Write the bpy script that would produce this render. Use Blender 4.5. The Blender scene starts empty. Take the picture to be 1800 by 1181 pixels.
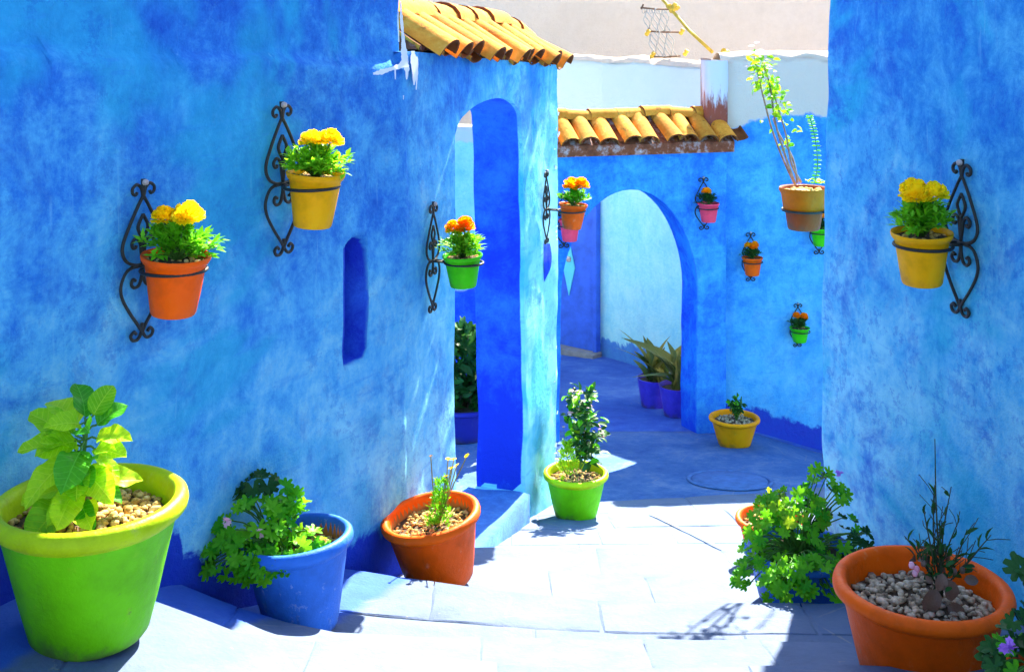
import bpy, math, random
from mathutils import Vector, Matrix, noise
random.seed(7)
R = math.radians
SC = bpy.context.scene
COL = SC.collection

# ------------------------------------------------------------------ camera
EYE = 4.2            # eye height above the lowest level of the place
F, YH = 2080.0, 30.0 # focal length and horizon row of a 1800 px wide view
cam_d = bpy.data.cameras.new('camera')
cam = bpy.data.objects.new('camera', cam_d); COL.objects.link(cam)
cam.location = (0, 0, EYE); cam.rotation_euler = (R(90), 0, 0)
cam_d.sensor_width = 36; cam_d.lens = 36 * F / 1800
cam_d.shift_y = -(590.5 - YH) / 1800
cam_d.clip_start = .05; cam_d.clip_end = 500
SC.camera = cam

# ------------------------------------------------------------------ light
SUN_H, SUN_E = 19.5, 41.0      # heading (right of straight ahead) and elevation
w = bpy.data.worlds.new('World'); SC.world = w; w.use_nodes = True
nt = w.node_tree
bg = nt.nodes['Background']
sky = nt.nodes.new('ShaderNodeTexSky'); sky.sky_type = 'NISHITA'; sky.sun_disc = False
sky.sun_elevation = R(SUN_E); sky.sun_rotation = R(SUN_H); sky.dust_density = 1.0; sky.ozone_density = 1.0
nt.links.new(sky.outputs[0], bg.inputs[0]); bg.inputs[1].default_value = .09
sd = bpy.data.lights.new('sun', 'SUN'); sd.energy = 5; sd.angle = R(.5); sd.color = (1, .93, .80)
sun = bpy.data.objects.new('sun', sd); COL.objects.link(sun)
sv = Vector((math.sin(R(SUN_H)) * math.cos(R(SUN_E)), math.cos(R(SUN_H)) * math.cos(R(SUN_E)), math.sin(R(SUN_E))))
sun.rotation_euler = (-sv).to_track_quat('-Z', 'Y').to_euler(); sun.location = sv * 30
SC.view_settings.view_transform = 'Standard'; SC.view_settings.look = 'None'
SC.view_settings.gamma = 1; SC.view_settings.exposure = 2.45
SC.view_settings.use_curve_mapping = False
SC.render.engine = 'CYCLES'
SC.cycles.use_denoising = True; SC.cycles.adaptive_threshold = .03
SC.cycles.max_bounces = 7; SC.cycles.diffuse_bounces = 4
SC.cycles.transparent_max_bounces = 8

# ------------------------------------------------------------------ helpers
def P(px, py, d):
    return Vector(((px - 900) * d / F, d, EYE - (py - YH) * d / F))
def lerp(a, b, t): return a + (b - a) * t
def clamp(x, a=0., b=1.): return max(a, min(b, x))
def sstep(a, b, x):
    t = clamp((x - a) / (b - a)); return t * t * (3 - 2 * t)
def nz(x, y, z=0): return noise.noise(Vector((x, y, z)))
def U(a, b): return random.uniform(a, b)

class MB:
    def __init__(s): s.v = []; s.f = []; s.at = []
    def vert(s, p): s.v.append(Vector(p)); return len(s.v) - 1
    def face(s, *i): s.f.append(tuple(i))
    def grid(s, rows):
        idx = [[s.vert(p) for p in r] for r in rows]
        for a, b in zip(idx, idx[1:]):
            for i in range(len(a) - 1): s.face(a[i], a[i + 1], b[i + 1], b[i])
        return idx
    def tube(s, pts, rad, n=6, closed=False, cap=True):
        pts = [Vector(p) for p in pts]; m = len(pts)
        rads = rad if isinstance(rad, (list, tuple)) else [rad] * m
        rings = []; nrm = None
        for i in range(m):
            if closed: t = pts[(i + 1) % m] - pts[i - 1]
            else: t = pts[min(i + 1, m - 1)] - pts[max(i - 1, 0)]
            if t.length < 1e-9: t = Vector((0, 0, 1))
            t.normalize()
            if nrm is None:
                nrm = t.orthogonal().normalized()
            else:
                nrm = nrm - t * nrm.dot(t)
                nrm = nrm.normalized() if nrm.length > 1e-6 else t.orthogonal().normalized()
            bn = t.cross(nrm)
            rings.append([s.vert(pts[i] + (nrm * math.cos(2 * math.pi * k / n) + bn * math.sin(2 * math.pi * k / n)) * rads[i]) for k in range(n)])
        rr = list(zip(rings, rings[1:]))
        if closed: rr.append((rings[-1], rings[0]))
        for a, b in rr:
            for k in range(n): s.face(a[k], a[(k + 1) % n], b[(k + 1) % n], b[k])
        if cap and not closed:
            s.f.append(tuple(reversed(rings[0]))); s.f.append(tuple(rings[-1]))
    def lathe(s, prof, n=40, wob=None, cap0=False, cap1=False):
        rings = []
        for j, (r, z) in enumerate(prof):
            ring = []
            for k in range(n):
                a = 2 * math.pi * k / n
                q = r * (1 + (wob(a, z) if wob else 0))
                ring.append(s.vert((q * math.cos(a), q * math.sin(a), z)))
            rings.append(ring)
        for a, b in zip(rings, rings[1:]):
            for k in range(n): s.face(a[k], a[(k + 1) % n], b[(k + 1) % n], b[k])
        if cap0: s.f.append(tuple(reversed(rings[0])))
        if cap1: s.f.append(tuple(rings[-1]))
    def box(s, c, sz, rot=None):
        c = Vector(c); o = []
        for x in (-.5, .5):
            for y in (-.5, .5):
                for z in (-.5, .5):
                    q = Vector((x * sz[0], y * sz[1], z * sz[2]))
                    if rot: q = rot @ q
                    o.append(s.vert(c + q))
        for q in ((0, 1, 3, 2), (4, 6, 7, 5), (0, 4, 5, 1), (2, 3, 7, 6), (0, 2, 6, 4), (1, 5, 7, 3)):
            s.face(*[o[i] for i in q])
    def prism(s, poly, z0, z1):
        a = [s.vert((x, y, z0)) for x, y in poly]; b = [s.vert((x, y, z1)) for x, y in poly]
        n = len(poly)
        for k in range(n): s.face(a[k], a[(k + 1) % n], b[(k + 1) % n], b[k])
        s.f.append(tuple(reversed(a))); s.f.append(tuple(b))
    def mesh(s, name, mat, smooth=True, origin=None):
        me = bpy.data.meshes.new(name)
        o = Vector(origin) if origin is not None else Vector((0, 0, 0))
        me.from_pydata([tuple(p - o) for p in s.v], [], s.f)
        for m in (mat if isinstance(mat, (list, tuple)) else [mat]): me.materials.append(m)
        if smooth: me.polygons.foreach_set('use_smooth', [True] * len(me.polygons))
        me.update(); return me
    def build(s, name, mat, parent=None, smooth=True, origin=None):
        me = s.mesh(name, mat, smooth, origin)
        ob = bpy.data.objects.new(name, me); COL.objects.link(ob)
        if origin is not None: ob.location = origin
        if parent: ob.parent = parent
        return ob

def fixn(ob):
    import bmesh
    bm = bmesh.new(); bm.from_mesh(ob.data); bmesh.ops.recalc_face_normals(bm, faces=bm.faces); bm.to_mesh(ob.data); bm.free()
    return ob
def tag(o, label=None, cat=None, group=None, kind=None):
    if label: o['label'] = label
    if cat: o['category'] = cat
    if group: o['group'] = group
    if kind: o['kind'] = kind
    return o
def empty(name, loc, rz=0):
    o = bpy.data.objects.new(name, None); COL.objects.link(o)
    o.location = loc; o.rotation_euler = (0, 0, rz); o.empty_display_size = .05
    return o
def put(name, me, parent, mat4):
    o = bpy.data.objects.new(name, me); COL.objects.link(o); o.parent = parent; o.matrix_local = mat4
    return o
def bevel(o, wd=.02, seg=3, ang=35):
    m = o.modifiers.new('bevel', 'BEVEL'); m.width = wd; m.segments = seg; m.limit_method = 'ANGLE'; m.angle_limit = R(ang)
    return o
def spline(pts, n=6):
    pts = [Vector(p) for p in pts]; out = []
    q = [2 * pts[0] - pts[1]] + pts + [2 * pts[-1] - pts[-2]]
    for i in range(1, len(q) - 2):
        for k in range(n):
            t = k / n; a, b, c, d = q[i - 1], q[i], q[i + 1], q[i + 2]
            out.append(.5 * ((2 * b) + (c - a) * t + (2 * a - 5 * b + 4 * c - d) * t * t + (3 * b - a - 3 * c + d) * t ** 3))
    out.append(pts[-1]); return out
def attr(ob, name, vals):
    a = ob.data.attributes.new(name, 'FLOAT', 'POINT'); a.data.foreach_set('value', vals)

# ------------------------------------------------------------------ materials
class NT:
    def __init__(s, name):
        s.m = bpy.data.materials.new(name); s.m.use_nodes = True
        s.t = s.m.node_tree; s.b = s.t.nodes['Principled BSDF']; s.out = s.t.nodes['Material Output']
    def n(s, typ, **kw):
        nd = s.t.nodes.new(typ)
        for k, v in kw.items(): setattr(nd, k, v)
        return nd
    def l(s, a, b): s.t.links.new(a, b)
    def pos(s):
        return s.n('ShaderNodeNewGeometry').outputs['Position']
    def obj(s): return s.n('ShaderNodeTexCoord').outputs['Object']
    def noise(s, vec, scale, detail=5, rough=.6, dist=0, stretch=None):
        if stretch:
            mp = s.n('ShaderNodeMapping'); mp.inputs['Scale'].default_value = stretch; s.l(vec, mp.inputs[0]); vec = mp.outputs[0]
        nd = s.n('ShaderNodeTexNoise'); s.l(vec, nd.inputs['Vector'])
        nd.inputs['Scale'].default_value = scale; nd.inputs['Detail'].default_value = detail
        nd.inputs['Roughness'].default_value = rough; nd.inputs['Distortion'].default_value = dist
        return nd.outputs['Fac']
    def math(s, op, a, b=None, c=None):
        nd = s.n('ShaderNodeMath', operation=op)
        for i, v in enumerate((a, b, c)):
            if v is None: continue
            if isinstance(v, (int, float)): nd.inputs[i].default_value = v
            else: s.l(v, nd.inputs[i])
        return nd.outputs[0]
    def ramp(s, fac, stops):
        nd = s.n('ShaderNodeValToRGB'); s.l(fac, nd.inputs[0]); e = nd.color_ramp.elements
        while len(e) < len(stops): e.new(.5)
        for el, (p, c) in zip(e, stops):
            el.position = p; el.color = (*c, 1) if len(c) == 3 else c
        return nd.outputs[0]
    def step(s, fac, a, b):
        nd = s.n('ShaderNodeMapRange', interpolation_type='SMOOTHSTEP'); s.l(fac, nd.inputs[0])
        nd.inputs[1].default_value = a; nd.inputs[2].default_value = b
        return nd.outputs[0]
    def mix(s, fac, a, b):
        nd = s.n('ShaderNodeMix', data_type='RGBA')
        for v, i in ((fac, 0), (a, 6), (b, 7)):
            if isinstance(v, (int, float)): nd.inputs[i].default_value = v
            elif isinstance(v, tuple): nd.inputs[i].default_value = (*v, 1)
            else: s.l(v, nd.inputs[i])
        return nd.outputs[2]
    def at(s, name):
        nd = s.n('ShaderNodeAttribute'); nd.attribute_name = name; return nd.outputs['Fac']
    def bump(s, h, st=.3, dist=.01):
        nd = s.n('ShaderNodeBump'); nd.inputs['Strength'].default_value = st; nd.inputs['Distance'].default_value = dist
        s.l(h, nd.inputs['Height']); s.l(nd.outputs[0], s.b.inputs['Normal'])
    def col(s, c):
        if isinstance(c, tuple): s.b.inputs['Base Color'].default_value = (*c, 1)
        else: s.l(c, s.b.inputs['Base Color'])
    def rough(s, r, spec=.3):
        s.b.inputs['Roughness'].default_value = r; s.b.inputs['Specular IOR Level'].default_value = spec

def plaster(name, deep, mid, light, pale, bias=0., splotch=.6, seed=0., plinth=None, lime=None, contrast=1.6, zfade=None, teal=None, reveal=None):
    k = NT(name); ps = k.pos()
    off = k.n('ShaderNodeVectorMath', operation='ADD'); k.l(ps, off.inputs[0]); off.inputs[1].default_value = (seed * 3.7, seed * 1.9, seed * 2.3)
    v = off.outputs[0]
    big = k.noise(v, .85, 3, .6, .7)
    med = k.noise(v, 5.5, 8, .80, .3)
    strk = k.noise(v, 1., 4, .62, 0, (16, 16, 1.6))
    fine = k.noise(v, 32, 4, .75)
    f = k.math('ADD', k.math('MULTIPLY', big, .33), k.math('ADD', k.math('MULTIPLY', med, .47), k.math('ADD', k.math('MULTIPLY', strk, .09), k.math('MULTIPLY', fine, .11))))
    f = k.math('ADD', k.math('MULTIPLY', k.math('SUBTRACT', f, .5), contrast * 1.9), .5 + bias)
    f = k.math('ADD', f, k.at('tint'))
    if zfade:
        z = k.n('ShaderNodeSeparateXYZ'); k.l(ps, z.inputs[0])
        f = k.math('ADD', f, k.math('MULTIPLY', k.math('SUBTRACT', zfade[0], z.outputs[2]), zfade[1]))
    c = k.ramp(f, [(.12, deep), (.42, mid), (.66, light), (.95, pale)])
    # scrubbed patches where older, deeper pigment shows through
    sp = k.math('ADD', k.math('MULTIPLY', k.noise(v, 2.3, 6, .72, .35), .7), k.math('MULTIPLY', big, .3))
    if teal: c = k.mix(k.math('MULTIPLY', k.step(k.noise(v, .75, 4, .65, .5), .52, .60), .75), c, k.mix(med, tuple(q * .6 for q in teal), tuple(min(.9, q * 1.5) for q in teal)))
    c = k.mix(k.math('MULTIPLY', k.step(sp, .50, .63), splotch), c, deep)
    n9 = k.noise(v, 10, 6, .82)
    c = k.mix(k.math('MULTIPLY', k.math('MULTIPLY', k.step(n9, .54, .58), k.step(big, .40, .56)), splotch * .9), c, k.mix(.6, c, deep))
    c = k.mix(k.math('MULTIPLY', k.math('MULTIPLY', k.step(n9, .44, .39), k.step(big, .58, .44)), .2), c, light)
    hb = k.noise(v, 1., 4, .7, 0, (3.2, 3.2, 26)); c = k.mix(k.math('MULTIPLY', k.step(hb, .57, .68), .28), c, mid)
    # pale drips and scratches
    dr = k.noise(v, 1., 3, .6, .3, (30, 30, 2.2))
    c = k.mix(k.math('MULTIPLY', k.step(dr, .64, .75), .22), c, pale)
    if lime:
        lf = k.math('ADD', k.at('lime'), k.math('MULTIPLY', k.math('SUBTRACT', k.noise(v, 7, 5, .65), .5), .12))
        c = k.mix(k.step(lf, -.01, .02), c, lime)
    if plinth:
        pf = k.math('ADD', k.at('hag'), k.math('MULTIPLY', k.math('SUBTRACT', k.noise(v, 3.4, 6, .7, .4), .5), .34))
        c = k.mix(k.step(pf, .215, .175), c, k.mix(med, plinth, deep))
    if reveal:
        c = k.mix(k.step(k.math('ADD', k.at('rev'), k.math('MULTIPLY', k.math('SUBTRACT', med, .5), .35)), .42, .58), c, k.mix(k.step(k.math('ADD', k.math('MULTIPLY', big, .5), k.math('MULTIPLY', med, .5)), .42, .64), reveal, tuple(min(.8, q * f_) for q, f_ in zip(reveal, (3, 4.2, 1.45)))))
    k.col(c); k.rough(.9, .12)
    h = k.math('ADD', k.math('MULTIPLY', n9, .7), k.math('MULTIPLY', fine, .22))
    k.bump(h, .6, .035)
    return k.m

DEEP = (.02, .10, .52); MID = (.016, .15, .74); LIGHT = (.055, .37, .86); PALE = (.22, .62, .9)
M = {}
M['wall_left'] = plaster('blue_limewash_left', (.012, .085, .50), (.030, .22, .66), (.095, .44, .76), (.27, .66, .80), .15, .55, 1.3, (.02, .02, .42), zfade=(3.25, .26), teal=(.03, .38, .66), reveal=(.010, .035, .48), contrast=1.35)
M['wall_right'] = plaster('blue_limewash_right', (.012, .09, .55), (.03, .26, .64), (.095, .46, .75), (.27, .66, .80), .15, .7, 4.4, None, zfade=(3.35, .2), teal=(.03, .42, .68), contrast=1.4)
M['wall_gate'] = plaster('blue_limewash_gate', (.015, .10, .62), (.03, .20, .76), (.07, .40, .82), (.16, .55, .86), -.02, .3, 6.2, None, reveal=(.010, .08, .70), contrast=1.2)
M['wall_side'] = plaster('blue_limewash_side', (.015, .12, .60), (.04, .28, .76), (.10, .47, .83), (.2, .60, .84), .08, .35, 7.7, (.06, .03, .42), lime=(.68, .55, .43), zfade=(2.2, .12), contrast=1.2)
M['wall_pale'] = plaster('pale_turquoise_limewash', (.10, .46, .66), (.22, .66, .76), (.38, .78, .79), (.50, .83, .82), .12, .25, 8.8, (.05, .04, .48), contrast=1.0, lime=(.60, .66, .64))
M['wall_yard'] = plaster('deep_blue_limewash', (.01, .03, .45), (.015, .06, .6), (.03, .12, .74), (.06, .22, .8), 0, .3, 9.1)
M['wall_white'] = plaster('white_limewash', (.58, .44, .32), (.65, .50, .37), (.70, .55, .42), (.75, .61, .48), .1, .2, 3.3, contrast=.8)

def ground_mat(name, a, b, c, scale=1., seed=0, lines=.0, vary=0):
    k = NT(name); ps = k.pos()
    off = k.n('ShaderNodeVectorMath', operation='ADD'); k.l(ps, off.inputs[0]); off.inputs[1].default_value = (seed, seed * 2, 0); v = off.outputs[0]
    n1 = k.noise(v, 1.4 * scale, 5, .65, .5); n2 = k.noise(v, 9 * scale, 5, .7); n3 = k.noise(v, 60, 3, .7)
    f = k.math('ADD', k.math('MULTIPLY', n1, .5), k.math('ADD', k.math('MULTIPLY', n2, .35), k.math('MULTIPLY', n3, .15)))
    f = k.math('ADD', k.math('MULTIPLY', k.math('SUBTRACT', f, .5), 2.6), .5)
    col = k.ramp(f, [(.1, a), (.5, b), (.9, c)])
    sp = k.noise(v, 22, 3, .6)
    col = k.mix(k.math('MULTIPLY', k.step(sp, .68, .76), .5), col, (.35, .30, .22))
    vo = k.n('ShaderNodeTexVoronoi', feature='DISTANCE_TO_EDGE'); k.l(v, vo.inputs['Vector']); vo.inputs['Scale'].default_value = 2.3
    vw = k.math('ADD', vo.outputs['Distance'], k.math('MULTIPLY', k.math('SUBTRACT', n2, .5), .06))
    cr = k.math('MULTIPLY', k.step(vw, .012, .0), k.step(n1, .48, .6))
    if lines: col = k.mix(k.math('MULTIPLY', cr, lines), col, (.33, .29, .24))
    if vary:
        oi = k.n('ShaderNodeObjectInfo').outputs['Random']
        hs = k.n('ShaderNodeHueSaturation'); k.l(k.math('ADD', 1 - vary, k.math('MULTIPLY', oi, 2 * vary)), hs.inputs['Value']); k.l(col, hs.inputs['Color']); col = hs.outputs[0]
        st = k.noise(v, 3.1, 4, .7); col = k.mix(k.math('MULTIPLY', k.step(st, .66, .74), .55), col, (.16, .125, .06))
        st = k.noise(v, 4.3, 5, .75); col = k.mix(k.math('MULTIPLY', k.step(st, .62, .72), .35), col, (.055, .065, .08))
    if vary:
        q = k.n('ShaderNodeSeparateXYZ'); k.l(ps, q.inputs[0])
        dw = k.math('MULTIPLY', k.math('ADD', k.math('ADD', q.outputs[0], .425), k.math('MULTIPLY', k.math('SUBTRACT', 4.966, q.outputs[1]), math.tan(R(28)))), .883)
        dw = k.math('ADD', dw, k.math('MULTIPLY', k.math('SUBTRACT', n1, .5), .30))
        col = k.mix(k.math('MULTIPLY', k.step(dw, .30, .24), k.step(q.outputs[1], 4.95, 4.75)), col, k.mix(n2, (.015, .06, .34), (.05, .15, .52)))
    k.col(col); k.rough(.85, .2)
    h = k.math('ADD', k.math('MULTIPLY', n2, .6), k.math('MULTIPLY', n3, .2))
    k.bump(h, .5, .02)
    return k.m
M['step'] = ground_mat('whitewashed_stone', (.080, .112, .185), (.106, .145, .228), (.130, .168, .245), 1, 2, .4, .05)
M['landing'] = ground_mat('shade_blue_concrete', (.025, .08, .26), (.055, .135, .33), (.15, .22, .38), 1.6, 5, .3)  # pale ground coloured blue, its shade put into the base colour
M['passage'] = ground_mat('blue_painted_floor', (.025, .07, .36), (.045, .125, .46), (.11, .23, .52), .8, 11)
M['sill'] = ground_mat('worn_blue_sill', (.03, .07, .20), (.045, .13, .38), (.08, .24, .55), 1.2, 15)

def simple(name, c, rough=.6, var=.25, scale=8., bump=.15, spec=.35, coord='obj', c2=None, bscale=None):
    k = NT(name); v = k.obj() if coord == 'obj' else k.pos()
    n = k.noise(v, scale, 6, .65)
    lo = tuple(x * (1 - var) for x in c); hi = c2 or tuple(min(1, x * (1 + var)) for x in c)
    k.col(k.ramp(n, [(.3, lo), (.5, c), (.72, hi)])); k.rough(rough, spec)
    if bump: k.bump(k.noise(v, bscale or scale * 6, 4, .6), bump, .006)
    return k.m
def pot_mat(name, c, worn=(.75, .72, .66), wear=.25, rough=.5):
    k = NT(name); v = k.obj()
    n = k.noise(v, 7, 6, .65); n2 = k.noise(v, 26, 6, .72); st = k.noise(v, 1, 5, .6, 0, (26, 26, 4))
    col = k.ramp(n, [(.28, tuple(x * .72 for x in c)), (.5, c), (.75, tuple(min(1, x * 1.18) for x in c))])
    col = k.mix(k.math('MULTIPLY', k.step(k.math('ADD', k.math('MULTIPLY', n2, .6), k.math('MULTIPLY', st, .4)), .56, .68), wear), col, worn)
    col = k.mix(k.math('MULTIPLY', k.step(st, .6, .72), wear * .8), col, tuple(x * .45 for x in c))
    z = k.n('ShaderNodeSeparateXYZ'); k.l(v, z.inputs[0])
    dt = k.math('ADD', z.outputs[2], k.math('MULTIPLY', k.math('SUBTRACT', n, .5), .22))
    col = k.mix(k.math('MULTIPLY', k.step(dt, .055, -.01), .6 * min(1, wear * 4)), col, (.12, .09, .06))
    ch = k.noise(v, 13, 5, .8); col = k.mix(k.math('MULTIPLY', k.step(ch, .67, .70), min(1, wear * 1.6)), col, tuple(x * .3 + .05 for x in c))
    k.col(col); k.rough(rough, .15); k.bump(k.math('ADD', n2, k.math('MULTIPLY', ch, .5)), .35, .008)
    return k.m
M['pot_green'] = pot_mat('green_plastic', (0.16, 0.58, 0.002), (0.4, 0.62, 0.03), 0.35)
M['pot_lime'] = pot_mat('lime_plastic', (0.06, 0.62, 0.004), (0.3, 0.65, 0.05), 0.12)
M['rim_green'] = pot_mat('lime_yellow_rim', (.46, .62, .004), (.6, .65, .2), .25, .42)
M['pot_orange'] = pot_mat('orange_plastic', (.95, .115, .0), (0.85, 0.42, 0.2), 0.28)
M['pot_terra'] = pot_mat('terracotta_orange', (0.86, 0.095, 0.0), (0.85, 0.36, 0.2), 0.35)
M['pot_bright'] = pot_mat('bright_orange_plastic', (1.0, 0.11, 0.0), (0.95, 0.3, 0.05), 0.08)
M['pot_yellow'] = pot_mat('yellow_plastic', (1., .43, .0), (0.95, 0.65, 0.1), 0.08)
M['pot_amber'] = pot_mat('amber_plastic', (1., .33, .0), (0.9, 0.55, 0.1), 0.18)
M['pot_blue'] = pot_mat('painted_blue_pot', (.03, .16, .62), (.55, .66, .8), .5)
M['pot_violet'] = pot_mat('violet_blue_pot', (.10, .06, .55), (.3, .35, .6), .25, .3)
M['pot_dusk'] = pot_mat('dull_blue_pot', (.03, .03, .28), (.15, .18, .4), .3)
M['pot_pink'] = pot_mat('pink_plastic', (1., .06, .11), (.95, .3, .35), 0.08)
M['pot_band'] = pot_mat('orange_terracotta_band', (.60, .13, .0), (.6, .25, .05), .3)
M['pot_brown'] = pot_mat('two_tone_brown_pot', (.28, .05, .008), (.35, .12, .05), 0.3)
M['pot_inner'] = simple('terracotta_inner', (.62, .20, .04), .8, .3, 10)
M['iron'] = simple('black_wrought_iron', (.016, .017, .015), .55, .4, 30, .3, .4)
M['bolt'] = simple('grey_bolt', (.42, .38, .36), .5, .3, 40, .2, .5)
def gravel_mat(name, a, b, c):
    k = NT(name); v = k.obj(); n = k.noise(v, 34, 3, .6)
    k.col(k.ramp(n, [(.3, a), (.5, b), (.68, c)])); k.rough(.9, .2); k.bump(k.noise(v, 200, 3, .6), .3, .003)
    return k.m
M['gravel'] = gravel_mat('tan_gravel', (.24, .12, .03), (.58, .36, .10), (.78, .58, .26))
M['gravel_grey'] = gravel_mat('grey_gravel', (.12, .08, .05), (.44, .32, .19), (.70, .56, .38))
M['soil'] = simple('dry_soil', (.10, .06, .03), .95, .5, 30, .6)
def tile_mat():
    k = NT('ochre_terracotta_tile'); v = k.pos()
    n = k.noise(v, 5, 7, .7, .4); n2 = k.noise(v, 28, 6, .7)
    col = k.ramp(k.math('ADD', k.math('MULTIPLY', n, .6), k.math('MULTIPLY', n2, .4)), [(.26, (.46, .14, .02)), (.40, (.66, .22, .02)), (.56, (.80, .34, .04)), (.76, (.86, .56, .18))])
    col = k.mix(k.math('MULTIPLY', k.step(n2, .64, .76), .45), col, (.7, .66, .58))
    oi = k.n('ShaderNodeObjectInfo').outputs['Random']; hs = k.n('ShaderNodeHueSaturation'); k.l(k.math('ADD', .72, k.math('MULTIPLY', oi, .45)), hs.inputs['Value']); k.l(col, hs.inputs['Color'])
    col = k.mix(k.math('MULTIPLY', k.step(k.noise(v, 11, 6, .75), .56, .68), .65), hs.outputs[0], (.16, .055, .02))
    k.col(col); k.rough(.9, .12); k.bump(k.math('ADD', n, n2), .4, .012)
    return k.m
M['tile'] = tile_mat(); M['tile_in'] = simple('dark_fired_clay', (.20, .06, .016), .9, .4, 12, .3, .15, 'pos')
M['mortar'] = simple('red_brown_mortar', (.26, .07, .03), .9, .5, 14, .6, .2, 'pos', (.6, .45, .42))
M['wood'] = simple('blue_door_paint', (.03, .12, .62), .6, .25, 6, .2)
M['diamond'] = simple('turquoise_panel', (.10, .58, .68), .6, .15, 6)
M['threshold'] = simple('grey_stone_threshold', (.22, .24, .24), .8, .3, 10)
M['bark'] = simple('pale_bark', (.34, .20, .13), .85, .4, 40, .5)
M['rope'] = simple('grey_cord', (.42, .39, .33), .85, .3, 40)
M['pole'] = simple('yellow_pole', (.60, .36, .03), .7, .4, 14)
M['ground_strip'] = simple('dark_grey_brown_strip', (.24, .21, .18), .9, .4, 20, .3, .2, 'pos')
M['cover'] = simple('worn_iron_cover', (.07, .15, .36), .85, .25, 14, .4, .2, 'pos')
M['drip'] = simple('white_paint_drip', (.82, .84, .86), .6, .06, 20)

def leaf_mat(name, c, c2, trans=.35, rough=.5, veins=False):
    k = NT(name); v = k.obj()
    oi = k.n('ShaderNodeObjectInfo').outputs['Random']
    n = k.noise(v, 14, 4, .6)
    f = k.math('ADD', k.math('MULTIPLY', n, .5), k.math('MULTIPLY', oi, .5))
    col = k.ramp(f, [(.25, c), (.75, c2)])
    if veins:
        q = k.n('ShaderNodeSeparateXYZ'); k.l(v, q.inputs[0]); ax = k.math('ABSOLUTE', q.outputs[0])
        mid = k.step(ax, .016, .004); sv_ = k.step(k.math('SINE', k.math('MULTIPLY', k.math('SUBTRACT', q.outputs[1], k.math('MULTIPLY', ax, .75)), 48)), .80, .98)
        vn = k.math('MAXIMUM', mid, k.math('MULTIPLY', sv_, .55))
        col = k.mix(k.math('MULTIPLY', vn, .45), col, tuple(min(1, x * 1.5 + .08) for x in c2))
        col = k.mix(k.math('MULTIPLY', k.step(k.noise(v, 5, 4, .7), .62, .7), .3), col, tuple(x * .5 for x in c))
        k.bump(k.math('MULTIPLY', vn, -1), .5, .012)
    k.col(col); k.rough(rough, .22)
    tr = k.n('ShaderNodeBsdfTranslucent')
    hs = k.n('ShaderNodeHueSaturation'); hs.inputs['Hue'].default_value = .485; hs.inputs['Value'].default_value = 1.5; k.l(col, hs.inputs['Color'])
    k.l(hs.outputs[0], tr.inputs[0])
    mx = k.n('ShaderNodeMixShader'); mx.inputs[0].default_value = trans
    k.l(k.b.outputs[0], mx.inputs[1]); k.l(tr.outputs[0], mx.inputs[2]); k.l(mx.outputs[0], k.out.inputs[0])
    return k.m
M['leaf_lime'] = leaf_mat('lime_leaf', (0.12, 0.44, 0.004), (0.34, 0.6, 0.01))
M['leaf_broad'] = leaf_mat('veined_broad_leaf', (.16, .52, .004), (.50, .76, .012), .38, .42, True)
M['leaf_broad_dark'] = leaf_mat('veined_green_leaf', (.03, .28, .006), (.10, .46, .01), .3, .42, True)
M['leaf_green'] = leaf_mat('geranium_leaf', (0.035, 0.33, 0.005), (0.15, 0.5, 0.01))
M['leaf_mid'] = leaf_mat('marigold_leaf', (0.1, 0.46, 0.01), (0.34, 0.68, 0.02))
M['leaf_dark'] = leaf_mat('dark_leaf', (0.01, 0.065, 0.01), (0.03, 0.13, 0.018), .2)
M['leaf_olive'] = leaf_mat('olive_strap_leaf', (.09, .12, .02), (.20, .22, .05), .15)
M['leaf_dry'] = leaf_mat('dry_grey_leaf', (0.12, 0.08, 0.05), (0.24, 0.16, 0.11), .2)
M['leaf_yellow'] = leaf_mat('yellow_green_leaf', (0.12, 0.38, 0.008), (0.3, 0.5, 0.015))
M['stem'] = simple('green_stem', (.08, .22, .03), .7, .3, 30)
M['stem_twig'] = simple('dark_twig', (.05, .06, .025), .85, .4, 30)
M['stem_brown'] = simple('brown_stem', (.16, .09, .05), .8, .3, 30)
M['stem_dry'] = simple('dry_straw_stem', (.30, .26, .08), .8, .3, 30)
def petal(name, c, c2):
    return leaf_mat(name, c, c2, .4, .7)
M['fl_yellow'] = petal('yellow_petal', (1, .74, .0), (1, .86, .01))
M['fl_orange'] = petal('orange_petal', (1, .34, .0), (1, .55, .0))
M['fl_pink'] = petal('pink_petal', (.75, .38, .45), (.85, .6, .65))
M['fl_purple'] = petal('purple_petal', (.45, .16, .62), (.62, .32, .75))

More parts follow.
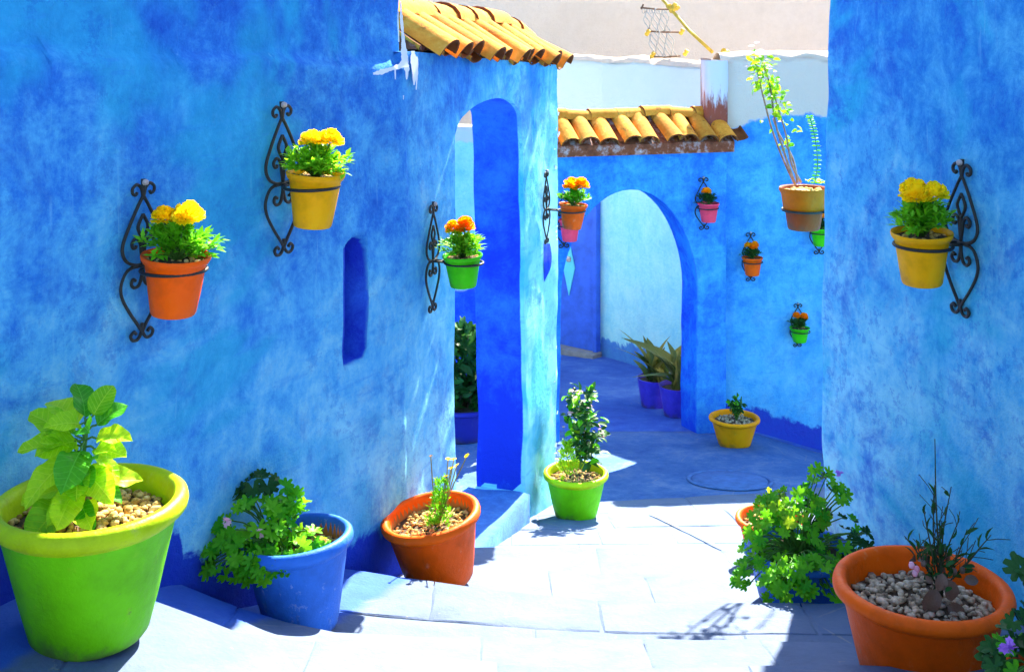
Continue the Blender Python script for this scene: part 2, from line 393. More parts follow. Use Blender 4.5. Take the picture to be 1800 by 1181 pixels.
# ------------------------------------------------------------------ the lie of the land (depth below the eye)
EDGES = [  # polyline of each step edge: (x, y, depth below eye), and the drop behind it
    ([(-4, -1.0, .72), (4, -1.0, .72)], .0),
    ([(-4, 1.4, 1.16), (4, 1.4, 1.18)], .10),
    ([(-4, 2.0, 1.28), (4, 2.0, 1.34)], .10),
    ([(-4, 2.6, 1.42), (-1.3, 2.6, 1.46), (0, 2.6, 1.53), (4, 2.6, 1.54)], .10),
    ([(-4, 3.3, 1.56), (-1.2, 3.32, 1.585), (-1.0, 3.30, 1.62), (-.7, 3.25, 1.70), (0, 3.2, 1.75), (4, 3.2, 1.76)], .10),
    ([(-4, 3.78, 1.70), (-1.09, 3.78, 1.80), (-.816, 3.77, 1.90), (-.587, 3.78, 1.96), (.37, 3.78, 1.99), (4, 3.75, 1.99)], .09),
    ([(-4, 4.62, 2.10), (-.65, 4.55, 2.12), (-.379, 4.45, 2.118), (-.14, 4.4, 2.122), (.42, 4.32, 2.133), (4, 4.3, 2.14)], .09),
    ([(-4, 5.05, 2.33), (-.3, 5.02, 2.33), (.5, 4.95, 2.33), (4, 4.93, 2.33)], .08),
    ([(-4, 5.65, 2.52), (4, 5.6, 2.52)], .07),
    ([(-4, 7.25, 3.0), (.1, 7.3, 3.0), (.4, 7.38, 3.02), (1.1, 7.5, 3.04), (1.8, 7.7, 3.08), (4, 8.2, 3.10)], .07),
    ([(-4, 10., 3.5), (4, 10., 3.5)], 0),
    ([(-4, 15.5, 4.14), (4, 15.5, 4.14)], 0),
]
def edge_at(i, x):
    p = EDGES[i][0]
    if x <= p[0][0]: return p[0][1], p[0][2]
    for a, b in zip(p, p[1:]):
        if x <= b[0]:
            t = (x - a[0]) / (b[0] - a[0]); return lerp(a[1], b[1], t), lerp(a[2], b[2], t)
    return p[-1][1], p[-1][2]
def tread(i, x, t):
    y0, d0 = edge_at(i, x); y1, d1 = edge_at(i + 1, x)
    y = lerp(y0, y1, t); d = lerp(d0 + EDGES[i][1], d1, t)
    if y > 8: d += .30 * max(0, x - 2.0) * sstep(8, 9.5, y)
    return y, d
def ground_z(x, y):
    for i in range(len(EDGES) - 1):
        y0, _ = edge_at(i, x); y1, _ = edge_at(i + 1, x)
        if y0 <= y < y1 or (i == len(EDGES) - 2): return EYE - tread(i, x, (y - y0) / (y1 - y0))[1]
    return EYE - .72

stairs = tag(empty('stairs', (0, 4.5, 0)), kind='structure')
def make_tread(i, name, mat, parent, x0, x1, dx=.07, dy=.07, amp=.006, low=0.):
    b = MB(); nx = int((x1 - x0) / dx); ln = edge_at(i + 1, 0)[0] - edge_at(i, 0)[0]; ny = max(4, int(ln / dy))
    rows = []
    last = i >= len(EDGES) - 2
    for j in range(ny + 1):
        row = []
        for k in range(nx + 1):
            x = lerp(x0, x1, k / nx); y, d = tread(i, x, j / ny)
            wob = amp * (nz(x * 3, y * 3, 1) + .5 * nz(x * 9, y * 9, 2))
            yy = y + (.018 * nz(x * 2.3, i * 7.1) + .008 * nz(x * 8, i * 3.3) if j == ny else 0)
            drop = .010 if j == ny and EDGES[i + 1][1] > 0 else 0
            row.append(Vector((x, yy, EYE - d + wob - drop - low)))
        rows.append(row)
        if j == ny - 1 and EDGES[i + 1][1] > 0:   # tight nosing
            row2 = []
            for k in range(nx + 1):
                x = lerp(x0, x1, k / nx); y, d = tread(i, x, 1)
                row2.append(Vector((x, y - .018 + .018 * nz(x * 2.3, i * 7.1) + .008 * nz(x * 8, i * 3.3), EYE - d - low + amp * (nz(x * 3, y * 3, 1) + .5 * nz(x * 9, y * 9, 2)))))
            rows.append(row2)
    # riser down behind the nosing, and the underside
    rows.append([Vector((p.x, p.y + .004, p.z - .30)) for p in rows[-1]])
    b.grid(rows)
    return b.build(name, mat, parent)
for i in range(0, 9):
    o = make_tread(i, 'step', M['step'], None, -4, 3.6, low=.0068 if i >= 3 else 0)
    o.parent = stairs; o.location = -stairs.location
    if i < 3: continue
    # whitewashed paving slabs, one to three courses on each tread
    rnd = random.Random(40 + i); courses = {3: 1, 4: 1, 5: 2, 6: 1, 7: 1, 8: 4}[i]
    for cidx in range(courses):
        t0, t1 = cidx / courses, (cidx + 1) / courses; x = -2.4 + rnd.uniform(0, .4); ln = edge_at(i + 1, 0)[0] - edge_at(i, 0)[0]
        while x < 2.1:
            wd = rnd.uniform(.34, .78); g = .0021; b = MB(); rows = []
            ts = [t0 + g / ln, t0 + (g + .008) / ln] + [lerp(t0, t1, q) for q in (.25, .5, .75)] + [t1 - (g + .008) / ln, t1 - (g if t1 < 1 else -.004) / ln]
            us = [x + g, x + g + .008] + [x + wd * q for q in (.2, .4, .6, .8)] + [x + wd - g - .008, x + wd - g]
            tl = rnd.uniform(-.003, .003); lift = rnd.uniform(-.002, .003)
            for a_, t in enumerate(ts):
                row = []
                for b_, xx in enumerate(us):
                    xj = xx + .010 * nz(t * 5, x * 9, i) * (b_ in (0, 7)); yy, d = tread(i, xj, t)
                    yn = yy + (.018 * nz(xj * 2.3, i * 7.1) + .008 * nz(xj * 8, i * 3.3)) * (t1 == 1 and a_ >= 5) + .008 * nz(xj * 6, t * 3 + i) * (a_ in (0, 6))
                    z = EYE - d + lift + tl * (xx - x) / wd + .006 * (nz(xj * 3, yy * 3, 1) + .5 * nz(xj * 9, yy * 9, 2)) - (0 if a_ == 6 and t1 == 1 else .0048 if a_ in (0, 6) or b_ in (0, 7) else 0) - .003
                    row.append(Vector((xj, yn, z)))
                rows.append(row)
            b.grid(rows); yc, dc = tread(i, x + wd / 2, (t0 + t1) / 2); org = Vector((x + wd / 2, yc, EYE - dc))
            so_ = b.build('paving_slab', M['step'], None, True, org); so_.data.set_sharp_from_angle(angle=R(25)); so_.parent = o; so_.location = org
            x += wd
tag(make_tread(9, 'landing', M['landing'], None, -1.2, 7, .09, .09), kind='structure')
tag(make_tread(10, 'passage_floor', M['passage'], None, -1.2, 7, .12, .12), kind='structure')
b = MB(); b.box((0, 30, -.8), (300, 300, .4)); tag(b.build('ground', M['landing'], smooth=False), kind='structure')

# ------------------------------------------------------------------ walls
def disp(p, s=1.):
    return s * (.018 * noise.noise(p * 1.1) + .012 * noise.noise(p * 3.3 + Vector((5, 2, 9))) + .0045 * noise.noise(p * 9))

TN = math.tan(R(28)); CN = (-.425, 4.966)           # near left wall and its corner
def near_x(y): return CN[0] - TN * (CN[1] - y)
NN = Vector((math.cos(R(28)), -math.sin(R(28)), 0))
AH = 16.4; TA = math.tan(R(AH))
def arch_x(y): return CN[0] + TA * (y - CN[1])      # wall with the arched opening
NA = Vector((math.cos(R(AH)), -math.sin(R(AH)), 0)); DA = Vector((math.sin(R(AH)), math.cos(R(AH)), 0))
RC = (1.454, 5.5); TR = math.tan(R(14))
def right_x(y): return RC[0] + TR * (RC[1] - y)
NR = Vector((-math.cos(R(14)), -math.sin(R(14)), 0))
def gate_y(x): return 9.9 + math.tan(R(15)) * (x - 1.6)
DG = Vector((math.cos(R(15)), math.sin(R(15)), 0)); NG = Vector((math.sin(R(15)), -math.cos(R(15)), 0))
def side_y(x): return 10.05 + math.tan(R(8)) * (x - 1.826)
DS = Vector((math.cos(R(8)), math.sin(R(8)), 0)); NS = Vector((math.sin(R(8)), -math.cos(R(8)), 0))

def rounded(path, r, res):
    """samples (point, normal, s) along a plan polyline; normals to the right of travel"""
    pts = [Vector((x, y, 0)) for x, y in path]; out = []
    def seg(a, bq):
        d = bq - a; n = max(1, int(d.length / res)); t = d.normalized(); nm = Vector((t.y, -t.x, 0))
        for k in range(n + 1): out.append((a.lerp(bq, k / n), nm))
    cur = pts[0]
    for i in range(1, len(pts) - 1):
        a = (pts[i - 1] - pts[i]).normalized(); c = (pts[i + 1] - pts[i]).normalized()
        s0 = pts[i] + a * r; s1 = pts[i] + c * r
        seg(cur, s0)
        n0 = Vector((-a.y, a.x, 0)); n1 = Vector((c.y, -c.x, 0))
        for k in range(1, 5):
            t = k / 5; q = s0.lerp(pts[i], t).lerp(pts[i].lerp(s1, t), t)
            out.append((q, n0.lerp(n1, t).normalized()))
        cur = s1
    seg(cur, pts[-1])
    return out
def wall_path(name, path, zb, zt, mat, res=.055, r=.045, dsc=1., extra=None, lime=None, parent=None, thick=.3, zres=.055, batter=0, rev=None):
    sm = rounded(path, r, res); b = MB(); hag = []; lm = []; cols = []; rvs = []
    for q, n in sm:
        z0 = zb(q.x, q.y); z1 = zt(q.x, q.y); nzr = max(3, int((z1 - z0) / zres)); cols.append((q, n, z0, z1))
    nr = max(3, int(max(c[3] - c[2] for c in cols) / zres))
    rows = []
    for j in range(nr + 1):
        row = []
        for q, n, z0, z1 in cols:
            z = lerp(z0, z1, j / nr); p = Vector((q.x, q.y, z))
            d = disp(p, dsc) + (extra(p) if extra else 0) + batter * (EYE - z)
            row.append(p + n * d); hag.append(z - ground_z(q.x, q.y)); lm.append(lime(p) if lime else -1); rvs.append(rev(p) if rev else 0)
        rows.append(row)
    if thick:
        top = [p - n * thick for p, (q, n, _, _) in zip(rows[-1], cols)]
        rows.append(top); hag += [9] * len(cols); lm += [lm[-1]] * len(cols)
        rows.append([Vector((p.x, p.y, c[2])) for p, c in zip(top, cols)]); hag += [9] * len(cols); lm += [lm[-1]] * len(cols)
    rows = [list(x) for x in rows]
    b.grid(rows)
    org = Vector((path[0][0], path[0][1], 0))
    o = b.build(name, mat, parent, True, org if parent is None else None)
    attr(o, 'hag', hag); attr(o, 'lime', lm); attr(o, 'rev', rvs + [0] * (len(b.v) - len(rvs)))
    return o
def arch_slab(name, A, D, L, u0, u1, zsp, brise, zsill, zt, thick, mat, N, res=.05, lean=0., power=1., merge=0., tint=0.):
    """slab of length L from A along D with an arched opening u0..u1; front faces N"""
    b = MB(); hag = []; rev = []; A = Vector((A[0], A[1], 0))
    a = (u1 - u0) / 2; uc = (u0 + u1) / 2
    def arch(u): return zsp + brise * math.sqrt(max(0, 1 - ((u - uc) / a) ** 2)) ** power
    def pt(u, z, t=0):
        wob = .020 * nz(z * 1.7, 3 + u0) + .008 * nz(z * 6, 4)
        k = max(0, 1 - min(abs(u - u0), abs(u - u1)) / .3)
        uu = u + wob * k + (lean * (zsp - z) * max(0, 1 - abs(u - u1) / .35))
        q = A + D * uu; q.z = z
        return q + N * (disp(q) - t - (merge * sstep(.16, 0, u) if merge else 0))
    def gb(u): q = A + D * u; return ground_z(q.x, q.y) - .12
    def ztop(u): q = A + D * u; return zt(q.x, q.y)
    def add(us, lo, hi, n, t=0):
        rows = []
        for j in range(n + 1):
            row = []
            for u in us:
                z = lerp(lo(u), hi(u), j / n); p = pt(u, z, t); row.append(p); hag.append(z - gb(u) - .12)
            rows.append(row)
        b.grid(rows if t == 0 else rows)
    def rng(x, y):
        n = max(1, int((y - x) / res)); return [lerp(x, y, k / n) for k in range(n + 1)]
    inner = [uc - a * math.cos(math.pi * k / 28) for k in range(29)]
    zs = (lambda u: zsill(u)) if zsill else gb
    zmax = max(ztop(0), ztop(L))
    n1 = int((zsp - zs(uc)) / res); n2 = max(4, int((zmax - zsp) / res))
    sp = lambda u: zsp
    back = []
    for t in (0, thick):
        bk0 = len(b.v)
        for us in (rng(0, u0), rng(u1, L)):
            if len(us) < 2: continue
            if zsill: add(us, gb, zs, 8, t)
            add(us, zs, sp, n1, t); add(us, sp, ztop, n2, t)
        add(inner, arch, ztop, n2, t)
        if zsill: add(inner, gb, zs, 8, t)
        if t: back.append((bk0, len(b.v)))
    # reveal
    loop = [(u0, lerp(zs(u0), zsp, k / n1)) for k in range(n1)] + [(u, arch(u)) for u in inner] + [(u1, lerp(zsp, zs(u1), k / n1)) for k in range(1, n1 + 1)]
    rows = []
    for k in range(7):
        rev += [(len(b.v) + len(rows) * len(loop), len(loop))] if k else []
        t = thick * k / 6; rows.append([pt(u, z, t) for u, z in loop]); hag += [9 if zsill else z - gb(u) - .12 for u, z in loop]
    b.grid(rows)
    if zsill:
        rows = []
        for k in range(7):
            t = thick * k / 6; rows.append([pt(u, zs(u), t) for u in inner]); hag += [9] * len(inner)
        b.grid(rows)
    # top and ends
    us = rng(0, L)
    for e in (0, L):
        col = rng(gb(e), ztop(e)); rows = [[pt(e, z, t) for z in col] for t in (0, thick / 2, thick)]
        hag += [z - gb(e) - .12 for z in col] * 3; b.grid(rows)
    rows = [[pt(u, ztop(u), t) for u in us] for t in (0, thick)]; hag += [9] * (2 * len(us)); b.grid(rows)
    import bmesh
    me = b.mesh(name, mat, True, A)
    at_ = me.attributes.new('hag', 'FLOAT', 'POINT'); at_.data.foreach_set('value', hag)
    if merge: hag = [h_ + .45 * sstep(.45, .8, (p - A).dot(D)) for h_, p in zip(hag, b.v)]; me.attributes['hag'].data.foreach_set('value', hag)
    rv = [0.] * len(b.v)
    for a0, n0 in back:
        for q in range(a0, n0): rv[q] = 1.
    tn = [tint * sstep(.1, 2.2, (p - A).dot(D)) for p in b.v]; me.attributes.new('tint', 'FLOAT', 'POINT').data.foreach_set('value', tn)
    for a0, n0 in rev:
        for q in range(a0, a0 + n0): rv[q] = 1.
    me.attributes.new('rev', 'FLOAT', 'POINT').data.foreach_set('value', rv)
    bm = bmesh.new(); bm.from_mesh(me); bmesh.ops.remove_doubles(bm, verts=bm.verts, dist=.0006)
    bmesh.ops.recalc_face_normals(bm, faces=bm.faces); bm.to_mesh(me); bm.free()
    o = bpy.data.objects.new(name, me); COL.objects.link(o); o.location = A
    bevel(o, .022, 3, 40)
    return o

# --- house on the left: near wall, ledge near the top, corner, end wall
def ledge(p):
    y = p.y; zl = EYE - lerp(.10, .20, clamp((y - 3.2) / 1.7)) + .015 * nz(p.x * 3, p.y * 3)
    return -.035 * sstep(zl - .012, zl + .03, p.z)
lh = empty('left_house', (near_x(2.5), 2.5, 0))
tag(lh, 'tall blue house wall on the left with a slit niche and a ledge', 'house')
endw = (CN[0] - .883 * 3.2, CN[1] + .469 * 3.2)
# niche: a narrow round-topped slot pressed into the wall
NY0, NY1 = 4.555, 4.685
def niche(p):
    if not (NY0 - .06 < p.y < NY1 + .06): return 0
    t = (p.y - NY0) / (NY1 - NY0)
    zt = EYE - (452 - YH) * 4.6 / F + .055 * math.sqrt(max(0, 1 - (1.6 * clamp(t) - .8) ** 2)); zb = EYE - (632 - YH) * 4.6 / F
    k = sstep(-.04, .04, t) * sstep(1.06, .80, t) * sstep(zt + .025, zt - .025, p.z) * sstep(zb - .03, zb + .05, p.z)
    return -.15 * k
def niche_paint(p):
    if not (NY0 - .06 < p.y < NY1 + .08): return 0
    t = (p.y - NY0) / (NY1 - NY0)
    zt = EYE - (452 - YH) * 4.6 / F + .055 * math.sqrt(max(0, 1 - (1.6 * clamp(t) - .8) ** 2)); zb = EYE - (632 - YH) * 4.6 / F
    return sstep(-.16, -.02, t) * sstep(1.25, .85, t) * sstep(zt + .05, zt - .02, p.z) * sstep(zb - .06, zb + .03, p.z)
# fine grid needed around the niche: the path is sampled denser there
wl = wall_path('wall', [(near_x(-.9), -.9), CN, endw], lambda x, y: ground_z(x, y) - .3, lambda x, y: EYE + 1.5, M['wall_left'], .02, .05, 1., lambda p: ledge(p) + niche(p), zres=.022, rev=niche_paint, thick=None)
wl.parent = lh; wl.location = Vector(wl.location) - Vector(lh.location)
b = MB(); b.prism([(near_x(-.9) - .05, -.9), (CN[0] - .08, CN[1] - .02), endw, (-6, 6.5), (-6, -.9)], EYE + 1.42, EYE + 1.6); o = b.build('roof', M['wall_white'], lh, False); o.location = -Vector(lh.location)

# white paint slopped down the corner
def on_near(px, py, lift=.006):
    q = px_to_near(px); p = Vector((q.x, q.y, EYE - (py - YH) * q.y / F))
    return p + NN * (disp(p) + max(ledge(p), -.006) + lift + .010)
def px_to_near(px):
    k = (px - 900) / F; y = (CN[0] - TN * CN[1]) / (k - TN); return Vector((k * y, y, 0))
def px_to_arch(px):
    k = (px - 900) / F; y = (CN[0] - TA * CN[1]) / (k - TA); return Vector((k * y, y, 0))
def px_to_right(px):
    k = (px - 900) / F; y = (RC[0] + TR * RC[1]) / (k + TR); return Vector((k * y, y, 0))
b = MB()
def on_corner(px, py):
    if px < 715: return on_near(px, py)
    q = px_to_arch(px); p = Vector((q.x, q.y, EYE - (py - YH) * q.y / F)); return p + NA * (disp(p) + .010)
def dribble(pts):   # pts: (px, py, half width px)
    L_, R_ = [], []
    pp = []
    for (a, c) in zip(pts, pts[1:]):
        n = max(2, int(abs(c[1] - a[1]) / 4 + abs(c[0] - a[0]) / 4))
        for k in range(n): pp.append(tuple(lerp(a[i], c[i], k / n) for i in range(3)))
    pp.append(pts[-1])
    for i, (x, y, h) in enumerate(pp):
        q = pp[min(i + 1, len(pp) - 1)]; o = pp[max(i - 1, 0)]
        tx, ty = q[0] - o[0], q[1] - o[1]; l = math.hypot(tx, ty) or 1
        nx, ny = -ty / l, tx / l; h = h * (.75 + .5 * random.random())
        L_.append(on_corner(x + nx * h, y + ny * h)); R_.append(on_corner(x - nx * h, y - ny * h))
    b.grid([L_, [(p + q) / 2 for p, q in zip(L_, R_)], R_])
dribble([(650, 130, 2), (664, 127, 5), (680, 122, 3.5), (696, 117, 4), (710, 110, 7)])
dribble([(699, 2, 1), (702, 30, 2.5), (705, 70, 3), (707, 100, 6), (708, 122, 4), (707, 140, 1)])
dribble([(721, 90, 3), (722, 110, 5), (723, 128, 4), (722, 150, 1)]); dribble([(726, 100, 3), (727, 130, 2), (726, 158, .7)])
dribble([(696, 20, .8), (697, 74, .8)]); dribble([(688, 120, 1.6), (688, 140, .7)]); dribble([(703, 168, 1), (703, 175, .6)])
pd = b.build('paint_drip', M['drip']); pd.parent = lh; pd.location = -Vector(lh.location)
tag(pd, 'white paint slopped and dripping down the corner')

# --- low wall with the tall arched opening, under a tiled coping
AL = 2.46 / math.cos(R(AH))                      # length from the corner to the free end
def u_of(y): return (y - CN[1]) / math.cos(R(AH)) + .07
zs_ = lambda u: EYE - lerp(2.56, 2.72, clamp(u / 2.2))
def arch_top(x, y): return EYE - lerp(.145, .32, clamp((y - 4.97) / 2.7))
aw = empty('arched_wall', (CN[0], CN[1], EYE - 2.5))
tag(aw, 'low blue garden wall with a tall arched opening under an ochre tiled coping', 'wall')
A0 = (CN[0] - .07 * math.sin(R(AH)), CN[1] - .07 * math.cos(R(AH)))
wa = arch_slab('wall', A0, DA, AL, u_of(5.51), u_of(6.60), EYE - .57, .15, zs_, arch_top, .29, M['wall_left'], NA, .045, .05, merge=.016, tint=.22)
wa.parent = aw; wa.location = Vector(wa.location) - Vector(aw.location)
# raised worn threshold inside the opening
b = MB(); rows = []
for k in range(10):
    rows.append([])
    for j in range(9):
        u = lerp(u_of(5.47), u_of(6.65), k / 9) - .07; t = lerp(-.030, .34, max(0, j - 1) / 7)
        q = Vector((CN[0], CN[1], 0)) + DA * u - NA * t; q.z = zs_(u) + .014 + .012 * nz(u * 3, t * 6) - ((.30 + .02 * nz(u * 9, 3)) if j == 0 else .004 if j == 1 else 0)
        rows[-1].append(q)
b.grid(rows); so = b.build('sill', M['sill'], aw); so.location = -Vector(aw.location)

# --- roof tiles
def tile_mesh(L, r0, r1, th, flip=False, n=9):
    """half-pipe tile along +y (down slope), r0 at the top, r1 at the lower end, opening down"""
    b = MB(); ys = [0, L * .5, L]
    def ring(y, rad, t):
        rr = rad - t
        return [Vector((rr * math.cos(math.pi * k / (n - 1)), y, rr * math.sin(math.pi * k / (n - 1)) * (-.42 if flip else .80))) for k in range(n)]
    outer = [ring(y, lerp(r0, r1, y / L), 0) for y in ys]; inner = [ring(y, lerp(r0, r1, y / L), th) for y in ys]
    io = b.grid(outer); ii = b.grid(inner)
    for r in (0, 2):
        for k in range(n - 1): b.face(io[r][k], io[r][k + 1], ii[r][k + 1], ii[r][k])
    for k in (0, n - 1):
        for r in range(2): b.face(io[r][k], io[r + 1][k], ii[r + 1][k], ii[r][k])
    me = b.mesh('tile', [M['tile'], M['tile_in']])
    for p in me.polygons[16:]: p.material_index = 1
    import bmesh
    bm = bmesh.new(); bm.from_mesh(me); bmesh.ops.recalc_face_normals(bm, faces=bm.faces); bm.to_mesh(me); bm.free()
    me.set_sharp_from_angle(angle=R(45))
    return me
def tile_row(parent, O, D, N, count, pitch, eave, ridge, L, r, seed, ov=.13):
    """O(u): point on the wall line; eave(u)/ridge(u) heights; tiles overhang along N"""
    rnd = random.Random(seed)
    cov = tile_mesh(L, r * .82, r, .014); pan = tile_mesh(L, r * .95, r * .8, .014, True)
    rid = tile_mesh(pitch * 1.55, r * 1.12, r * 1.0, .016)
    pl = Vector(parent.location)
    for i in range(count + 1):
        for kind in (0, 1):
            u = (i + (.5 if kind == 0 else 0)) * pitch
            if kind == 0 and i == count: continue
            e = O(u) + N * ov; e.z = eave(u); t = O(u) - N * .26; t.z = ridge(u)
            sl = (e - t).normalized(); xx = D.copy(); zz = xx.cross(sl)
            if zz.z < 0: zz = -zz; 
            xx = sl.cross(zz)
            jit = rnd.uniform(-.012, .012)
            base = e - sl * L + sl * rnd.uniform(-.03, .03) + xx * jit + (Vector((0, 0, 0)) if kind == 0 else -sl * .05 + zz * .004)
            rot = Matrix((xx, sl, zz)).transposed().to_4x4() @ Matrix.Rotation(rnd.uniform(-.07, .07), 4, 'Z') @ Matrix.Rotation(rnd.uniform(-.05, .05), 4, 'X') @ Matrix.Rotation(rnd.uniform(-.12, .12), 4, 'Y')
            put('tile', cov if kind == 0 else pan, parent, Matrix.Translation(base - pl) @ rot)
    n = int(count * pitch / (pitch * 1.35)) + 1
    for i in range(n):
        u = i * pitch * 1.35; p = O(u) - N * .24; p.z = ridge(u) - .02 + rnd.uniform(-.006, .012)
        d = (O(u + .1) - O(u)); d.z = ridge(u + .1) - ridge(u); d.normalize()
        zz = (Vector((0, 0, 1)) - d * d.z).normalized(); xx = d.cross(zz)
        put('ridge_tile', rid, parent, Matrix.Translation(p - pl) @ Matrix((xx, d, zz)).transposed().to_4x4() @ Matrix.Rotation(rnd.uniform(-.05, .05), 4, 'Z'))
def OA(u): return Vector((CN[0], CN[1], 0)) + DA * u
def eaveA(u): q = OA(u); return arch_top(q.x, q.y) - .008
def ridgeA(u): return EYE - lerp(-.045, .04, clamp(u / 2.2)) - .16 * sstep(1.9, 2.9, u)
# bedding under the tiles
def bedding(parent, O, D, N, u0, u1, eave, ridge, ov, hh):
    b = MB(); rows = []
    for k in range(25):
        u = lerp(u0, u1, k / 24); q = O(u); rr = []
        for off, z in ((ov, eave(u) - hh - .05), (ov, eave(u) - .012 + .012 * nz(u * 9, 1)), (-.24, ridge(u) - .012), (-.27, ridge(u) - .05), (-.27, eave(u) - hh - .05), (ov, eave(u) - hh - .05)):
            p = q + N * (off + .008 * nz(u * 7, z * 5)); p.z = z; rr.append(p)
        rows.append(rr)
    b.grid(rows); b.f.append(tuple(range(0, 6))); b.f.append(tuple(range(24 * 6, 24 * 6 + 6)))
    o = b.build('mortar_bed', M['mortar'], parent, False); o.location = -Vector(parent.location); return o
bedding(aw, OA, DA, NA, .10, AL - .09, lambda u: eaveA(u) + .05, ridgeA, -.02, -.02)
tile_row(aw, lambda u: OA(u + .15), DA, NA, 11, .218, lambda u: eaveA(u + .15), lambda u: ridgeA(u + .15), .36, .101, 3, .07)

# deep blue slot and white paint flecks on the pier
def on_arch(px, py, lift=.005):
    q = px_to_arch(px); p = Vector((q.x, q.y, EYE - (py - YH) * q.y / F)); return p + NA * (disp(p) + lift)
b = MB(); rows = []
for j in range(16):
    y = lerp(428, 496, j / 15); t = j / 15
    x0 = 952 + 3 * t * t; x1 = 952 + 3 * t * t + 13 * math.sqrt(max(0.001, 1 - abs(2 * t - .8) ** 2.2 / 1.7)) * (1 - t ** 4)
    rows.append([on_arch(lerp(x0, x1, k / 4), y) for k in range(5)])
b.grid(rows); o = b.build('painted_slot', M['wall_yard'], aw); o.location = -Vector(aw.location); tag(o, 'small deep blue slot painted below the bracket')
b = MB()
for i in range(16):
    px = U(973, 980); py = random.choice((U(125, 330), U(395, 420), U(600, 860))); w_ = U(1, 3); h_ = U(2, 7)
    b.grid([[on_arch(px, py), on_arch(px + w_, py + 1)], [on_arch(px - U(0, 2), py + h_), on_arch(px + w_ - 1, py + h_ * 1.2)]])
o = b.build('paint_flecks', M['drip'], aw); o.location = -Vector(aw.location)

# --- house on the right
rh = empty('right_house', (right_x(2.5), 2.5, 0))
tag(rh, 'tall blue limewashed house wall on the right with mottled paint', 'house')
wr = wall_path('wall', [(RC[0] + .97 * 2.4, RC[1] + .242 * 2.4), RC, (right_x(-.9), -.9)], lambda x, y: ground_z(x, y) - .3, lambda x, y: EYE + 1.5, M['wall_right'], .045, .06, 1., None, zres=.05, batter=.016, thick=None)
wr.parent = rh; wr.location = Vector(wr.location) - Vector(rh.location)
b = MB(); b.prism([(right_x(-.9) + .08, -.9), (6, -.9), (6, 6.2), (RC[0] + .97 * 2.4, RC[1] + .242 * 2.4 - .06), (RC[0] + .08, RC[1] - .06)], EYE + 1.42, EYE + 1.6); o = b.build('roof', M['wall_white'], rh, False); o.location = -Vector(rh.location)

# --- gate across the alley
gx0 = .02; gx1 = 1.80; GA = (gx0, gate_y(gx0)); GL = (gx1 - gx0) / math.cos(R(15))
gc = (.973 - gx0) / math.cos(R(15)); GT = EYE - 1.10
gw = empty('gate_wall', (gx0, gate_y(gx0), EYE - 3.5))
tag(gw, 'blue gate wall with a pointed archway across the alley under an ochre tiled coping', 'gateway')
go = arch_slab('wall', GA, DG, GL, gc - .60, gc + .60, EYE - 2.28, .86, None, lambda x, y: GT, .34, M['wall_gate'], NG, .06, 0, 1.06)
go.parent = gw; go.location = Vector(go.location) - Vector(gw.location)
def OG(u): return Vector((gx0, gate_y(gx0), 0)) + DG * u
eG = lambda u: GT + .075
rG = lambda u: GT + .275 + .02 * nz(u * 2, 1)
bedding(gw, OG, DG, NG, -.02, GL + .03, eG, rG, .10, .05)
tile_row(gw, OG, DG, NG, 11, .174, eG, rG, .40, .086, 5)

# --- side wall to the right of the gate, half whitewashed
def lime_b(p):
    x = p.x; zb = EYE - (lerp(225, 205, sstep(1.85, 2.25, x)) - YH) * 10.1 / F
    return p.z - zb
sw = empty('side_wall', (1.826, side_y(1.826), EYE - 3.5))
tag(sw, 'blue courtyard wall with a whitewashed upper band beside the archway', 'wall')
def side_top(x, y): return EYE - .36 + .025 * nz(x * 3, 2) + .012 * nz(x * 11, 4)
so = wall_path('wall', [(1.70, side_y(1.70)), (5.6, side_y(5.6))], lambda x, y: ground_z(x, y) - .3, side_top, M['wall_side'], .06, .05, 1.2, lambda p: -.03 * sstep(.10, .0, p.x - 1.80), lime_b)
so.parent = sw; so.location = Vector(so.location) - Vector(sw.location)
# lumpy white capping on its top
def capping(parent, pts, r):
    b = MB(); rows = []
    for i, p in enumerate(pts):
        ring = []
        for k in range(9):
            a = math.pi * k / 8
            rr = r * (1 + .35 * nz(i * .35, k * .5, p.x) + .2 * nz(i * .9, k))
            d = (pts[min(i + 1, len(pts) - 1)] - pts[max(i - 1, 0)]).normalized(); n = Vector((d.y, -d.x, 0))
            ring.append(p + n * (math.cos(a) * rr * 1.6) + Vector((0, 0, math.sin(a) * rr - .01)))
        rows.append(ring)
    b.grid(rows); o = b.build('capping', M['wall_white'], parent); fixn(o); o.location = -Vector(parent.location); return o
pts = []
for k in range(60):
    x = lerp(1.78, 5.5, k / 59); p = Vector((x, side_y(x), 0)) - NS * .13; p.z = side_top(x, 0) - .005; pts.append(p)
capping(sw, pts, .075)
# stained pillar stub at the junction
b = MB(); rows = []
for j in range(12):
    z = lerp(GT + .10, EYE - .37, j / 11); ring = []
    for k in range(17):
        a = 2 * math.pi * (k / 16); c, s = math.cos(a), math.sin(a); m = max(abs(c), abs(s)) ** .8
        ring.append(Vector((1.73 + .10 * c / m + .012 * nz(z * 5, c), side_y(1.7) + .08 + .12 * s / m, z)))
    rows.append(ring)
b.grid(rows)
def pillar_mat():
    k = NT('rust_stained_limewash'); z = k.n('ShaderNodeSeparateXYZ'); k.l(k.pos(), z.inputs[0])
    n = k.noise(k.pos(), 1, 6, .7, 0, (30, 30, 5)); f = k.math('ADD', z.outputs[2], k.math('MULTIPLY', k.math('SUBTRACT', n, .5), .7))
    k.col(k.mix(k.step(f, GT + .48, GT + .33), (.62, .61, .66), (.28, .07, .04))); k.rough(.9, .2); k.bump(n, .4, .01); return k.m
po = b.build('pillar', pillar_mat(), sw); po.location = -Vector(sw.location); fixn(po)

